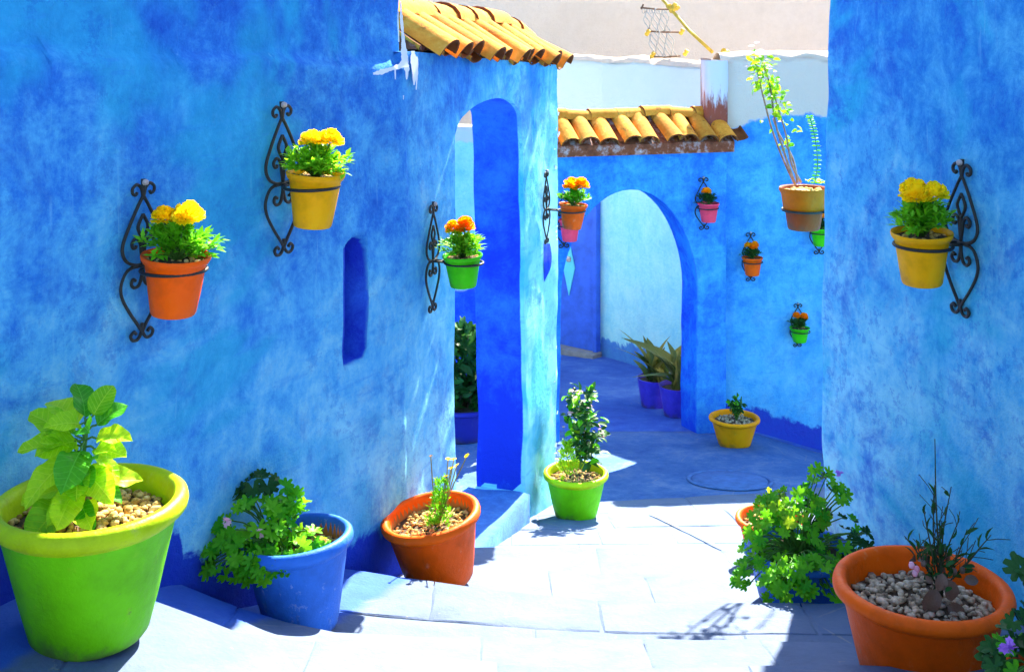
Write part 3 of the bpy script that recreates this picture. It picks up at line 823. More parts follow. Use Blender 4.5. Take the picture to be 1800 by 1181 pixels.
# --- pale walls behind the gate and the blue door
pw = empty('pale_wall', (1.05, 13.7, EYE - 3.9))
tag(pw, 'pale turquoise wall seen through the archway, its top edge thickly whitewashed', 'wall')
pal_top = lambda x, y: EYE - .50 + .02 * nz(x * 3, 8)
pp = [(.10, 14.5), (.42, 14.2), (1.05, 13.7), (2.3, 11.42)]
wp = wall_path('wall', pp, lambda x, y: ground_z(x, y) - .2, pal_top, M['wall_pale'], .08, .03, 1., None, lambda p: p.z - (EYE - 1.2))
wp.parent = pw; wp.location = Vector(wp.location) - Vector(pw.location)
pts = []
for (a, c) in zip(pp, pp[1:]):
    n = max(3, int(math.dist(a, c) / .07))
    for k in range(n):
        p = Vector((lerp(a[0], c[0], k / n) + .05, lerp(a[1], c[1], k / n) + .05, 0)); p.z = pal_top(p.x, 0) - .005; pts.append(p)
capping(pw, pts, .065)
# door with a lozenge panel
dz = ground_z(.7, 13.8)
dr = empty('blue_door', (.715, 13.91, dz))
tag(dr, 'deep blue door with a turquoise lozenge at the end of the passage', 'door')
dd = Vector((1.05 - .42, 13.7 - 14.2, 0)).normalized(); dn = Vector((dd.y, -dd.x, 0))
rot = Matrix((dd, -dn, Vector((0, 0, 1)))).transposed()
b = MB(); b.box((0, 0, 1.0), (.64, .05, 2.0)); o = b.build('leaf_panel', M['wood'], dr, False); o.matrix_local = rot.to_4x4(); bevel(o, .006, 2)
b = MB()
for s in (-1, 1): b.box((s * .345, -.01, 1.02), (.05, .09, 2.06))
b.box((0, -.01, 2.075), (.74, .09, .05)); o = b.build('frame', M['wood'], dr, False); o.matrix_local = rot.to_4x4(); bevel(o, .006, 2)
b = MB(); cx, cz = -.03, 1.0
ids = [b.vert((cx + x, y, cz + z)) for y in (-.028, -.040) for x, z in ((-.085, 0), (0, -.33), (.085, 0), (0, .33))]
b.face(ids[4], ids[5], ids[6], ids[7])
for k in range(4): b.face(ids[k], ids[(k + 1) % 4], ids[4 + (k + 1) % 4], ids[4 + k])
o = b.build('lozenge', M['diamond'], dr, False); o.matrix_local = rot.to_4x4()
b = MB(); b.lathe([(.0, .0), (.035, .0), (.035, .012), (.02, .022), (0, .025)], 14); o = b.build('knob', M['bolt'], o); o.matrix_local = Matrix.Translation((cx, -.041, cz + .10)) @ Matrix.Rotation(R(90), 4, 'X')
b = MB(); b.box((0, -.07, .03), (.8, .18, .09)); o = b.build('threshold', M['threshold'], dr, False); o.matrix_local = rot.to_4x4(); bevel(o, .01, 2)

# --- white building far behind
wb = empty('white_building', (0, 17, 0))
tag(wb, 'plain off-white building rising behind the tiled walls', 'building')
o = wall_path('wall', [(-6, 19), (-5.5, 16.6), (7, 16.2), (7.4, 19)], lambda x, y: 0, lambda x, y: EYE + 1.3, M['wall_white'], .3, .1, 2., None, zres=.3, thick=3)
o.parent = wb; o.location = Vector(o.location) - Vector(wb.location)

# --- courtyard behind the arched opening
b = MB(); b.grid([[Vector((lerp(-5, -.02, i / 30), lerp(5.2, 12.5, j / 30), EYE - 2.74 + .01 * nz(i, j))) for i in range(31)] for j in range(31)])
for i, p in enumerate(b.v):
    lim = arch_x(p.y) - .30 if p.y < 8 else .3
    if p.x > lim: p.x = lim
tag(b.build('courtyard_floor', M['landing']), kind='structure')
o = wall_path('courtyard_wall', [(-4.5, 12.0), (-.2, 11.2)], lambda x, y: EYE - 2.9, lambda x, y: EYE - 1.05, M['wall_pale'], .12, .05, 1., None, lime=lambda p: p.z - (EYE - 1.2))
tag(o, 'pale blue courtyard wall glimpsed through the tall arched opening', 'wall')
o = wall_path('planter_wall', [(-3.2, 9.3), (-.02, 8.9)], lambda x, y: EYE - 2.9, lambda x, y: EYE - 2.08, M['wall_yard'], .1, .05, 1., None)
tag(o, 'low deep blue wall behind the leafy bush inside the opening', 'wall')

# --- ground details
b = MB()
c = P(1285, 857, 8.2); c = Vector((c.x, 8.25, 0))
cover = empty('drain_cover', (c.x, c.y, ground_z(c.x, c.y)))
tag(cover, 'round worn drain cover set into the shaded landing below the archway', 'drain cover')
for ri, ro, nm in ((.27, .30, 'outer_ring'), (.0, .265, 'lid'), (.12, .135, 'inner_ring')):
    b = MB(); rows = []
    for rr, h in ((ri, .006 if nm != 'inner_ring' else .010), (ri + .004, .012), (ro - .004, .012), (ro, .006)) if nm != 'lid' else ((.001, .010), (.13, .010), (.26, .010), (.265, .004)):
        rows.append([Vector((rr * math.cos(2 * math.pi * k / 40), rr * math.sin(2 * math.pi * k / 40), 0)) for k in range(41)])
        for p in rows[-1]: p.z = ground_z(c.x + p.x, c.y + p.y) - ground_z(c.x, c.y) + h
    b.grid(rows); b.build(nm, M['cover'], cover)
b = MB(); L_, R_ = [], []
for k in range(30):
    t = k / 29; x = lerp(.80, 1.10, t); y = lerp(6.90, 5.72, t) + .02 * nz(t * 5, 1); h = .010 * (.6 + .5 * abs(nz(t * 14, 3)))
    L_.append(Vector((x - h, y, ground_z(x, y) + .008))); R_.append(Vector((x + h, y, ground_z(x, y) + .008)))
b.grid([L_, R_]); o = b.build('ground_strip', M['ground_strip'], stairs); o.location = -Vector(stairs.location)  # thin dark strip running diagonally over the slabs

# ------------------------------------------------------------------ pots
def frame(x, y, z): return Matrix((x, y, z)).transposed()
def lathe_obj(name, prof, mat, parent, n=44, wob=None, cap0=False, smooth_ang=50):
    b = MB(); b.lathe(prof, n, wob, cap0); o = b.build(name, mat, parent); fixn(o)
    o.data.set_sharp_from_angle(angle=R(smooth_ang)); return o
def floor_pot(root, Rm, h, mat, rim_mat=None, seed=0, base=.64, inner=None):
    """big tapered pot with a rolled lip: body + rim"""
    wob = lambda a, z: .012 * nz(math.cos(a) * 1.5 + seed, math.sin(a) * 1.5, z * 6) 
    rb = base * Rm; rt = .885 * Rm; zl = .84 * h
    body = [(rb * .94, 0), (rb, .012), (lerp(rb, rt, .33), zl * .33), (lerp(rb, rt, .66), zl * .66), (rt, zl), (rt + .004, zl + .01)]
    o = lathe_obj('pot', body, mat, root, 44, wob, True)
    lip = [(rt - .002, zl - .004), (Rm * .955, zl + .010), (Rm * .99, zl + h * .05), (Rm, zl + h * .09), (Rm * .985, zl + h * .135), (Rm * .94, h), (Rm * .885, h * 1.0), (Rm * .85, h * .975), (Rm * .835, h * .93), (Rm * .80, h * .72), (Rm * .78, h * .66)]
    lathe_obj('rim', lip, rim_mat or mat, o, 48, wob, False, 70)
    if inner:
        lathe_obj('lining', [(Rm * .838, h * .935), (Rm * .795, h * .72), (Rm * .775, h * .66)], inner, o, 44, wob)
    return o
def stones(root, name, rad, z, n, s0, s1, mat, seed, dome=.0, flat=.65):
    rnd = random.Random(seed); b = MB(); t = (1 + 5 ** .5) / 2
    ico = [Vector(p).normalized() for p in ((-1, t, 0), (1, t, 0), (-1, -t, 0), (1, -t, 0), (0, -1, t), (0, 1, t), (0, -1, -t), (0, 1, -t), (t, 0, -1), (t, 0, 1), (-t, 0, -1), (-t, 0, 1))]
    fc = ((0, 11, 5), (0, 5, 1), (0, 1, 7), (0, 7, 10), (0, 10, 11), (1, 5, 9), (5, 11, 4), (11, 10, 2), (10, 7, 6), (7, 1, 8), (3, 9, 4), (3, 4, 2), (3, 2, 6), (3, 6, 8), (3, 8, 9), (4, 9, 5), (2, 4, 11), (6, 2, 10), (8, 6, 7), (9, 8, 1))
    for i in range(n):
        a = rnd.uniform(0, 2 * math.pi); r = rad * math.sqrt(rnd.random()); s = rnd.uniform(s0, s1)
        c = Vector((r * math.cos(a), r * math.sin(a), z + dome * (1 - (r / rad) ** 2) + rnd.uniform(-.2, .5) * s))
        m = Matrix.Rotation(rnd.uniform(0, 6.3), 3, 'Z') @ Matrix.Rotation(rnd.uniform(-.6, .6), 3, 'X') @ Matrix.Diagonal((s * rnd.uniform(.8, 1.3), s * rnd.uniform(.6, 1), s * rnd.uniform(.45, .8) * flat * 1.4))
        k0 = len(b.v)
        for p in ico: b.vert(c + m @ (p * rnd.uniform(.8, 1.15)))
        for f in fc: b.face(*[k0 + q for q in f])
    o = b.build(name, mat, root, True); o['kind'] = 'stuff'; return o
def soil_disc(root, rad, z, mat, dome=.01, seed=0):
    b = MB(); rows = []
    for j in range(7):
        r = rad * j / 6 + .0005
        rows.append([Vector((r * math.cos(2 * math.pi * k / 24), r * math.sin(2 * math.pi * k / 24), z + dome * (1 - (j / 6) ** 2) + .006 * nz(r * 30 * math.cos(k * .2618), r * 30 * math.sin(k * .2618), seed))) for k in range(25)])
    b.grid(rows); o = b.build('soil', mat, root); fixn(o); return o

# ------------------------------------------------------------------ leaf meshes
def leaf_ovate(name, wd, fold, droop, wave, seed, nl=8, nw=4, tip=2.0):
    b = MB(); rows = []
    for j in range(nl + 1):
        t = j / nl; hw = wd * ((1 - abs(2 * t ** .92 - 1) ** tip) ** .62) if 0 < t < 1 else .004
        row = []
        for i in range(nw + 1):
            s = i / nw * 2 - 1
            z = fold * abs(s) * hw * 2 - droop * t * t + wave * abs(s) * math.sin(t * 13 + seed + s) * .5 + .03 * math.sin(math.pi * t)
            row.append(Vector((s * hw, t - abs(s) * .0, z)))
        rows.append(row)
    b.grid(rows); return b
def leaf_strap(wd, droop, seed, nl=10, tw=.0):
    b = MB(); rows = []
    for j in range(nl + 1):
        t = j / nl; hw = wd * (math.sin(math.pi * (.12 + .88 * t) ** .9) ** .7 if t < 1 else 0) + .002
        a = tw * t; row = []
        for s in (-1, -.5, 0, .5, 1):
            row.append(Vector((s * hw * math.cos(a), t * (1 - .25 * droop * t), abs(s) * hw * .45 - droop * t ** 2.4 + s * hw * math.sin(a) + .02 * math.sin(t * 9 + seed))))
        rows.append(row)
    b.grid(rows); return b
def leaf_lobed(seed, lobes=7, depth=.34):
    """round scalloped geranium leaf, stalk at the origin, blade in xy"""
    rnd = random.Random(seed); b = MB(); n = lobes * 4; c = b.vert((0, .32, -.05)); rings = []
    for f, zz in ((.5, 0.), (1., 1.)):
        ring = []
        for k in range(n + 1):
            a = lerp(-2.72, 2.72, k / n); ph = (k / n * lobes) % 1
            r = .52 * (1 - depth * (1 - math.sin(math.pi * ph) ** .7)) * (1 + rnd.uniform(-.06, .06))
            r = r if f == 1 else .30
            ring.append(b.vert((r * math.sin(a) * 1.05, .32 + r * math.cos(a), (.06 * math.sin(a * 3.5 + seed) + .08 * rnd.random() - .02) * zz + .06 * f - .02 * math.cos(ph * 6.28))))
        rings.append(ring)
    for k in range(n):
        b.face(c, rings[0][k], rings[0][k + 1]); b.face(rings[0][k], rings[1][k], rings[1][k + 1], rings[0][k + 1])
    return b
def leaflet(b, p, d, up, l, wd):
    """one small pointed leaf (4 triangles) added to a shared mesh"""
    d = d.normalized(); x = d.cross(up); x = x.normalized() if x.length > 1e-4 else d.orthogonal().normalized(); z = x.cross(d)
    v = [b.vert(p), b.vert(p + d * l * .5 + x * wd + z * wd * .35), b.vert(p + d * l - z * l * .12), b.vert(p + d * l * .5 - x * wd + z * wd * .35), b.vert(p + d * l * .52)]
    b.face(v[0], v[1], v[4]); b.face(v[1], v[2], v[4]); b.face(v[2], v[3], v[4]); b.face(v[3], v[0], v[4])
def rdir(zmin=-1.):
    while True:
        v = Vector((U(-1, 1), U(-1, 1), U(zmin, 1)))
        if .05 < v.length < 1: return v.normalized()
def place_leaf(me, root, base, d, up, s, name='leaf', sx=1):
    d = d.normalized(); x = d.cross(up)
    x = x.normalized() if x.length > 1e-3 else d.orthogonal().normalized(); z = x.cross(d)
    return put(name, me, root, Matrix.Translation(base) @ frame(x, d, z).to_4x4() @ Matrix.Diagonal((s * sx, s, s, 1)))
def meshes(fn, n, mat, nm): return [fn(i).mesh(nm, mat) for i in range(n)]

GER = meshes(lambda i: leaf_lobed(i, 7, .40 + .06 * (i % 3)), 4, M['leaf_green'], 'geranium_leaf')
GERY = meshes(lambda i: leaf_lobed(i + 9, 7, .34), 3, M['leaf_yellow'], 'pale_geranium_leaf')
GERD = meshes(lambda i: leaf_lobed(i + 5, 7, .36), 3, M['leaf_dark'], 'shaded_geranium_leaf')  # darker copy of the geranium leaf, shade put into its colour
OV = meshes(lambda i: leaf_ovate('leaf', .30 + .04 * (i % 3), .22, .16 + .16 * (i % 4), .11, i * 1.7, 12, 6, 2.4), 5, M['leaf_broad'], 'broad_leaf') + meshes(lambda i: leaf_ovate('leaf', .32, .2, .3, .09, i * 2.3, 12, 6, 2.4), 2, M['leaf_broad_dark'], 'broad_leaf')
STRAP = meshes(lambda i: leaf_strap(.13 + .025 * (i % 3), .30 + .25 * (i % 4), i, 12, .8 * (i % 3 - 1)), 6, M['leaf_olive'], 'strap_leaf')
ROSE = meshes(lambda i: leaf_ovate('leaf', .30, .2, .2, .03, i, 5, 2), 3, M['leaf_yellow'], 'small_leaf')
LIMES = meshes(lambda i: leaf_ovate('leaf', .28, .2, .15, .03, i, 5, 2), 3, M['leaf_lime'], 'shrub_leaf')
DARKS = meshes(lambda i: leaf_ovate('leaf', .22, .2, .2, .03, i, 5, 2), 3, M['leaf_dark'], 'dark_shrub_leaf')
MIDS = meshes(lambda i: leaf_ovate('leaf', .24, .2, .2, .03, i, 5, 2), 3, M['leaf_green'], 'green_shrub_leaf')
DRY = meshes(lambda i: leaf_ovate('leaf', .34, .25, .3, .08, i, 6, 4), 3, M['leaf_dry'], 'dry_leaf')

def pompon(seed, mat, rows=6):
    """ruffled marigold head, radius 1"""
    rnd = random.Random(seed); b = MB()
    for j in range(rows):
        el = lerp(-12, 82, j / (rows - 1)); n = max(4, int(15 * math.cos(R(el)) + 2))
        for k in range(n):
            a = 2 * math.pi * (k + .5 * (j % 2)) / n + rnd.uniform(-.12, .12); e = R(el + rnd.uniform(-8, 8))
            d = Vector((math.cos(a) * math.cos(e), math.sin(a) * math.cos(e), math.sin(e) * 1.0))
            x = Vector((-math.sin(a), math.cos(a), 0)); z = x.cross(d)
            r = 1 + rnd.uniform(-.12, .1); wq = .30; p0 = d * .2 + Vector((0, 0, .1))
            rowsv = []
            for t, ww in ((0, .12), (.55, .8), (.85, 1.05), (1, .8)):
                rowsv.append([p0 + d * (r * .85 * t) + x * (s * wq * ww) + z * (.14 * math.sin(s * 4 + k) * t - .18 * t * t) for s in (-1, -.33, .33, 1)])
            b.grid(rowsv)
    return b.mesh('marigold_head', mat)
POMY = [pompon(i, M['fl_yellow']) for i in range(2)]
POMO = [pompon(i + 4, M['fl_orange']) for i in range(2)]
def small_flower(seed, mat, n=5):
    b = MB()
    for k in range(n):
        a = 2 * math.pi * k / n; d = Vector((math.cos(a), math.sin(a), .25)); leaflet(b, Vector((0, 0, 0)), d, Vector((0, 0, 1)), 1, .42)
    return b.mesh('blossom', mat)
BLP = small_flower(1, M['fl_pink']); BLV = small_flower(2, M['fl_purple']); BLY = small_flower(3, M['fl_yellow'], 6)
def blossom(root, me, p, s, name='flower', tilt=.5):
    return put(name, me, root, Matrix.Translation(p) @ Matrix.Rotation(U(0, 6.3), 4, 'Z') @ Matrix.Rotation(U(-tilt, tilt), 4, 'X') @ Matrix.Scale(s, 4))

# ------------------------------------------------------------------ wall brackets with scroll work
def bracket_mesh():
    xs = 1.5; b = MB()
    half = [
        [(0, .86), (.010, .925), (.034, .955), (.058, .935), (.058, .905), (.042, .893), (.034, .908)],
        [(0, .885), (.03, .82), (.07, .72), (.104, .62), (.108, .555), (.085, .50), (.04, .470), (0, .463)],
        [(0, .77), (.026, .705), (.020, .665), (0, .62)],
        [(0, .47), (.007, .53), (.015, .60), (.038, .63), (.058, .608), (.055, .578), (.040, .574), (.036, .590)],
        [(0, .463), (.05, .460), (.09, .435), (.115, .36), (.105, .28), (.062, .18), (.02, .10), (.002, .06)],
        [(0, .11), (.004, .055), (.024, .018), (.050, .020), (.060, .048), (.044, .068), (.030, .052)],
        [(0, .462), (.004, .40), (.018, .347), (.043, .335), (.060, .358), (.052, .386), (.037, .376)],
    ]
    for path in half:
        for s in (-1, 1):
            b.tube(spline([(s * x * xs, .016, z) for x, z in path], 5), .0105, 6)
    b.tube([(0, .016, .46), (0, .016, .635)], .0105, 6); b.tube([(0, .016, .86), (0, .016, .985)], [.011, .016], 6)
    b.tube([(-.08, .016, .463), (.08, .016, .463)], .014, 6)
    return b.mesh('scroll_frame', M['iron'])
SCROLL = bracket_mesh()
b = MB(); b.lathe([(0, .02), (.013, .018), (.016, .006), (.016, 0)], 10); BOLT = b.mesh('bolt', M['bolt'])
def bracket(base, N, h, off, rr, label, group, zr=.46, dx=0.):
    """base: point on the wall at the foot of the bracket; returns the ring centre"""
    N = N.normalized(); x = Vector((-N.y, N.x, 0)); m = frame(x, N, Vector((0, 0, 1))).to_4x4()
    rt = bpy.data.objects.new('plant_bracket', None); COL.objects.link(rt); rt.empty_display_size = .05
    rt.matrix_world = Matrix.Translation(base) @ m @ Matrix.Rotation(R(U(-1.6, 1.6)), 4, 'Y')
    tag(rt, label, 'bracket', group)
    put('scroll_frame', SCROLL, rt, Matrix.Scale(h, 4))
    put('bolt', BOLT, rt, Matrix.Translation((0, .025 * h, .965 * h)) @ Matrix.Rotation(R(-90), 4, 'X') @ Matrix.Scale(h * 1.2, 4))
    b = MB(); n = 36; rad = .0105 * h
    b.tube([(dx + rr * math.cos(2 * math.pi * k / n), off + rr * math.sin(2 * math.pi * k / n), zr * h) for k in range(n)], rad, 6, True); b.build('ring', M['iron'], rt)
    b = MB(); b.tube([(-.03 * h, .016 * h, zr * h), (dx - .2 * rr, off - rr * .99, zr * h)], rad, 6); b.tube([(.03 * h, .016 * h, zr * h), (dx + .2 * rr, off - rr * .99, zr * h)], rad, 6); b.build('arm', M['iron'], rt)
    return Vector(base) + x * dx + N * off + Vector((0, 0, zr * h))
def hang_pot(root, Rm, h, mat, seed=0, n=40):
    wob = lambda a, z: .015 * nz(math.cos(a) + seed, math.sin(a), z * 9)
    prof = [(.62 * Rm, 0), (.655 * Rm, .008), (.74 * Rm, h * .35), (.83 * Rm, h * .70), (.875 * Rm, h * .86), (.93 * Rm, h * .875), (.985 * Rm, h * .93), (Rm, h * .975), (.985 * Rm, h), (.93 * Rm, h * .995), (.88 * Rm, h * .95), (.86 * Rm, h * .86), (.83 * Rm, h * .8)]
    return lathe_obj('pot', prof, mat, root, n, wob, True, 60)
def marigold(root, Rm, h, fl, nfl, seed, scale=1., dark=False, tall=1., big=None, small_px=False):
    rnd = random.Random(seed)
    soil_disc(root, Rm * .86, h * .88, M['soil'], .006, seed)
    stones(root, 'gravel', Rm * .82, h * .895, 60 if not small_px else 24, Rm * .05, Rm * .11, M['gravel'], seed)
    b = MB(); st = MB(); c = Vector((0, 0, h * .88)); H = Rm * 1.12 * tall
    ns = 46 if not small_px else 26
    for i in range(ns):
        a = rnd.uniform(0, 6.283); lean = rnd.uniform(.05, 1.0) ** .8; e = Vector((math.cos(a) * lean * Rm * 1.12, math.sin(a) * lean * Rm * 1.12, H * (rnd.uniform(.62, 1.0) - .42 * lean ** 2)))
        pts = [c + e * t + Vector((0, 0, .12 * H * math.sin(math.pi * t))) for t in (0, .35, .7, 1)]
        st.tube(pts, [Rm * .022, Rm * .018, Rm * .012, Rm * .006], 4)
        for t in (.3, .45, .6, .75, .88, 1.0):
            k = min(2, int(t * 3)); p = pts[k].lerp(pts[k + 1], t * 3 - k) if t < 1 else pts[3]
            for s in (-1, 1, 0):
                d = Vector((rnd.uniform(-1, 1), rnd.uniform(-1, 1), rnd.uniform(-.35, .6))) + e.normalized() * .7
                leaflet(b, p, d, Vector((rnd.uniform(-.3, .3), rnd.uniform(-.3, .3), 1)), Rm * rnd.uniform(.28, .48), Rm * rnd.uniform(.06, .095))
    o = b.build('foliage', M['leaf_dark'] if dark else M['leaf_mid'], root); o['kind'] = 'stuff'
    pool = POMY if fl == 'y' else POMO
    for i in range(nfl):
        s = (big or .36) * Rm * rnd.uniform(.85, 1.12)
        a = 2.2 * i + seed; r = Rm * (.42 if nfl > 1 else .1)
        p = c + Vector((math.cos(a) * r, math.sin(a) * r * .7, H * rnd.uniform(1.0, 1.16)))
        st.tube([c, c.lerp(p, .6) + Vector((0, 0, .03 * H)), p], Rm * .03, 5)
        put('flower', pool[i % 2], root, Matrix.Translation(p) @ Matrix.Rotation(rnd.uniform(0, 6), 4, 'Z') @ Matrix.Rotation(rnd.uniform(-.25, .25), 4, 'X') @ Matrix.Scale(s, 4))
    st.build('stems', M['stem'], root)

BG = 'iron plant brackets on the walls'; PG = 'marigold pots hanging on the walls'
def hanging(wallpt, N, ytop, ybot, mat, off, Rm, hp, fl, nfl, seed, blabel, plabel, lift=.85, dark=False, tall=1., dx=0., big=None, tilt=(0, 0), small_px=False):
    d = wallpt.y; base = Vector((wallpt.x, wallpt.y, EYE - (ybot - YH) * d / F)) + N * .014
    h = (ybot - ytop) * d / F
    rr = Rm * (.655 + .22 * lift) + .010
    c = bracket(base, N, h, off, rr, blabel, BG, .46, dx)
    rt = empty('potted_marigold', c - Vector((0, 0, hp * lift * .86)))
    rt.rotation_euler = (R(tilt[0]), R(tilt[1]), 0)
    tag(rt, plabel, 'potted plant', PG)
    hang_pot(rt, Rm, hp, mat, seed)
    marigold(rt, Rm, hp, fl, nfl, seed, dark=dark, tall=tall, big=big, small_px=small_px)
    return rt
hanging(px_to_near(240), NN, 310, 598, M['pot_bright'], .135, .103, .178, 'y', 3, 1, 'black scrollwork bracket holding the bright orange pot on the left wall', 'yellow marigold in a bright orange pot, leftmost of the hanging pots', big=.40, tilt=(3, 4))
hanging(px_to_near(490), NN, 174, 449, M['pot_yellow'], .135, .103, .19, 'y', 3, 2, 'black scrollwork bracket holding the yellow pot above the slit niche', 'yellow marigold in a golden yellow pot on the left wall', big=.38, tilt=(2, 4))
hanging(px_to_arch(752), NA, 352, 549, M['pot_lime'], .15, .088, .138, 'o', 3, 3, 'black scrollwork bracket holding the green pot just left of the tall opening', 'two-headed orange marigold in a green pot left of the tall arched opening', big=.42, tall=1.25, tilt=(2, -2))
hanging(px_to_arch(955), NA, 296, 429, M['pot_terra'], .16, .086, .145, 'o', 3, 4, 'black scrollwork bracket on the blue pier right of the tall opening', 'orange marigold in a terracotta pot on the pier right of the tall opening', big=.5, tall=1.15, tilt=(0, 4))
hanging(px_to_right(1697), NR, 275, 556, M['pot_yellow'], .17, .113, .195, 'y', 3, 6, 'black scrollwork bracket holding the yellow pot on the right wall', 'yellow marigold in a lemon yellow pot on the right wall', big=.44, tilt=(4, -2), tall=1.08)
def gate_pt(px):
    k = (px - 900) / F; t = math.tan(R(15)); y = (9.9 - t * 1.6) / (1 - t * k); return Vector((k * y, y, 0))
def side_pt(px):
    k = (px - 900) / F; t = math.tan(R(8)); y = (10.05 - t * 1.826) / (1 - t * k); return Vector((k * y, y, 0))
hanging(gate_pt(990), NG, 335, 436, M['pot_pink'], .16, .090, .17, 'o', 1, 7, 'black scrollwork bracket at the left edge of the archway behind the pier', 'narrow pink pot half hidden behind the terracotta pot on the pier', dark=True, small_px=True)
hanging(gate_pt(1236), NG, 308, 404, M['pot_pink'], .16, .090, .155, 'o', 2, 8, 'black scrollwork bracket holding the pink pot right of the archway', 'orange marigold in a pink pot right of the archway', dark=True, dx=-.03, small_px=True)
hanging(side_pt(1318), NS, 405, 494, M['pot_bright'], .16, .088, .15, 'o', 3, 9, 'black scrollwork bracket holding the small orange pot on the far blue wall', 'orange marigold in a small orange pot on the far blue wall', dark=True, dx=-.04, small_px=True)
hanging(side_pt(1400), NS, 530, 609, M['pot_lime'], .16, .086, .12, 'o', 2, 10, 'lowest black scrollwork bracket on the far blue wall', 'orange marigold in a green pot, lowest on the far blue wall', dark=True, dx=-.04, small_px=True)
hanging(side_pt(1438), NS, 350, 447, M['pot_lime'], .16, .090, .15, 'o', 2, 11, 'black scrollwork bracket partly hidden by the right house corner', 'orange marigold in a green pot half hidden by the right house corner', dark=True, dx=-.05, small_px=True)

# rose in the large two-tone pot held out by a ring from the hidden face of the right house
rc = P(1413, 330, 5.85); Rr = .120; hr = .205
br = empty('ring_bracket', (1.80, 5.60, rc.z - .10)); tag(br, 'plain black iron ring bracket holding the tall rose pot at the right house corner', 'bracket')
ctr = Vector((rc.x, rc.y, rc.z - .11)) - Vector(br.location)
b = MB(); n = 36; b.tube([ctr + Vector((Rr * .87 * math.cos(2 * math.pi * k / n), Rr * .87 * math.sin(2 * math.pi * k / n), 0)) for k in range(n)], .006, 6, True); b.build('ring', M['iron'], br)
b = MB(); b.tube([(0, 0, .0), (-.08, .1, .0), ctr + Vector((.06, -.075, 0))], .006, 6); b.tube([(0, 0, -.05), (-.08, .1, -.03), ctr + Vector((.085, -.03, 0))], .005, 6); b.build('arm', M['iron'], br)
b = MB(); b.box((0, -.01, -.02), (.05, .03, .16)); b.build('wall_plate', M['iron'], br, False)
rs = empty('potted_rose', (rc.x, rc.y, rc.z - hr)); tag(rs, 'leggy rose with bare stems in a two-tone brown hanging pot', 'potted plant')
hang_pot(rs, Rr, hr, M['pot_brown'], 5)
lathe_obj('band', [(Rr * .80, hr * .47), (Rr * .835, hr * .5), (Rr * .905, hr * .80), (Rr * .93, hr * .86), (Rr * 1.0, hr * .93), (Rr * 1.012, hr * .975), (Rr * .99, hr * 1.01)], M['pot_band'], rs, 40)  # upper half of the pot in a brighter orange
soil_disc(rs, Rr * .87, hr * .9, M['gravel'], .012); stones(rs, 'gravel', Rr * .8, hr * .93, 70, .008, .016, M['gravel'], 3)
def rl(px, py, dy=0): p = P(px, py, rc.y) - Vector(rs.location); p.y += dy; return p
st = MB(); canes = [[(1398, 325, 0), (1380, 285, .02), (1362, 235, .04), (1350, 190, .05), (1338, 140, .05), (1330, 100, .06)],
                    [(1398, 325, 0), (1368, 240, -.02), (1358, 200, -.03), (1352, 150, -.02), (1340, 110, 0)],
                    [(1410, 322, .02), (1392, 290, .0), (1380, 240, -.03), (1368, 200, -.04), (1358, 165, -.03)],
                    [(1402, 322, .0), (1396, 280, .03), (1375, 240, .05), (1362, 210, .05)]]
for cn in canes:
    q = spline([rl(*c) for c in cn], 4); st.tube(q, [lerp(.0065, .003, i / (len(q) - 1)) for i in range(len(q))], 6)
st.build('canes', M['bark'], rs)
for i in range(150):
    cn = random.choice(canes[:3]); t = U(.66, 1.0) if i < 135 else U(.35, .6)
    k = t * (len(cn) - 1); j = min(int(k), len(cn) - 2); p = rl(*cn[j]).lerp(rl(*cn[j + 1]), k - j) + Vector((U(-.035, .055), U(-.05, .05), U(-.02, .045)))
    place_leaf(random.choice(ROSE + LIMES[:1]), rs, p, Vector((U(-1, 1), U(-1, 1), U(-.5, .4))), rdir(.2), U(.030, .046))
for px, py in ((1322, 82), (1331, 76), (1316, 118), (1352, 122), (1372, 214), (1340, 90)): blossom(rs, BLP, rl(px, py, U(-.02, .02)), .017)
b = MB(); q = spline([rl(1432, 322), rl(1437, 290), rl(1434, 250), rl(1428, 222), rl(1423, 205)], 5); b.tube(q, .0022, 5); b.build('succulent_stem', M['stem'], rs)
for i, p in enumerate(q):
    for s in (-1, 1): place_leaf(MIDS[i % 3], rs, p, Vector((s, U(-.6, .6), .2)), Vector((U(-.5, .5), -.6, .6)), .022)
for i in range(18): place_leaf(random.choice(LIMES), rs, rl(1432, 322) + Vector((U(-.04, .04), U(-.04, .03), U(-.005, .015))), rdir(.0), Vector((0, 0, 1)), U(.02, .034))

# ------------------------------------------------------------------ pots on the ground
def loc_on(px, d, dz=0):
    x = (px - 900) * d / F; return Vector((x, d, ground_z(x, d) + dz))
def rim_h(root, ypx): return EYE - (ypx - YH) * root.location.y / F - root.location.z
FG = 'flower pots standing on the steps and landing'

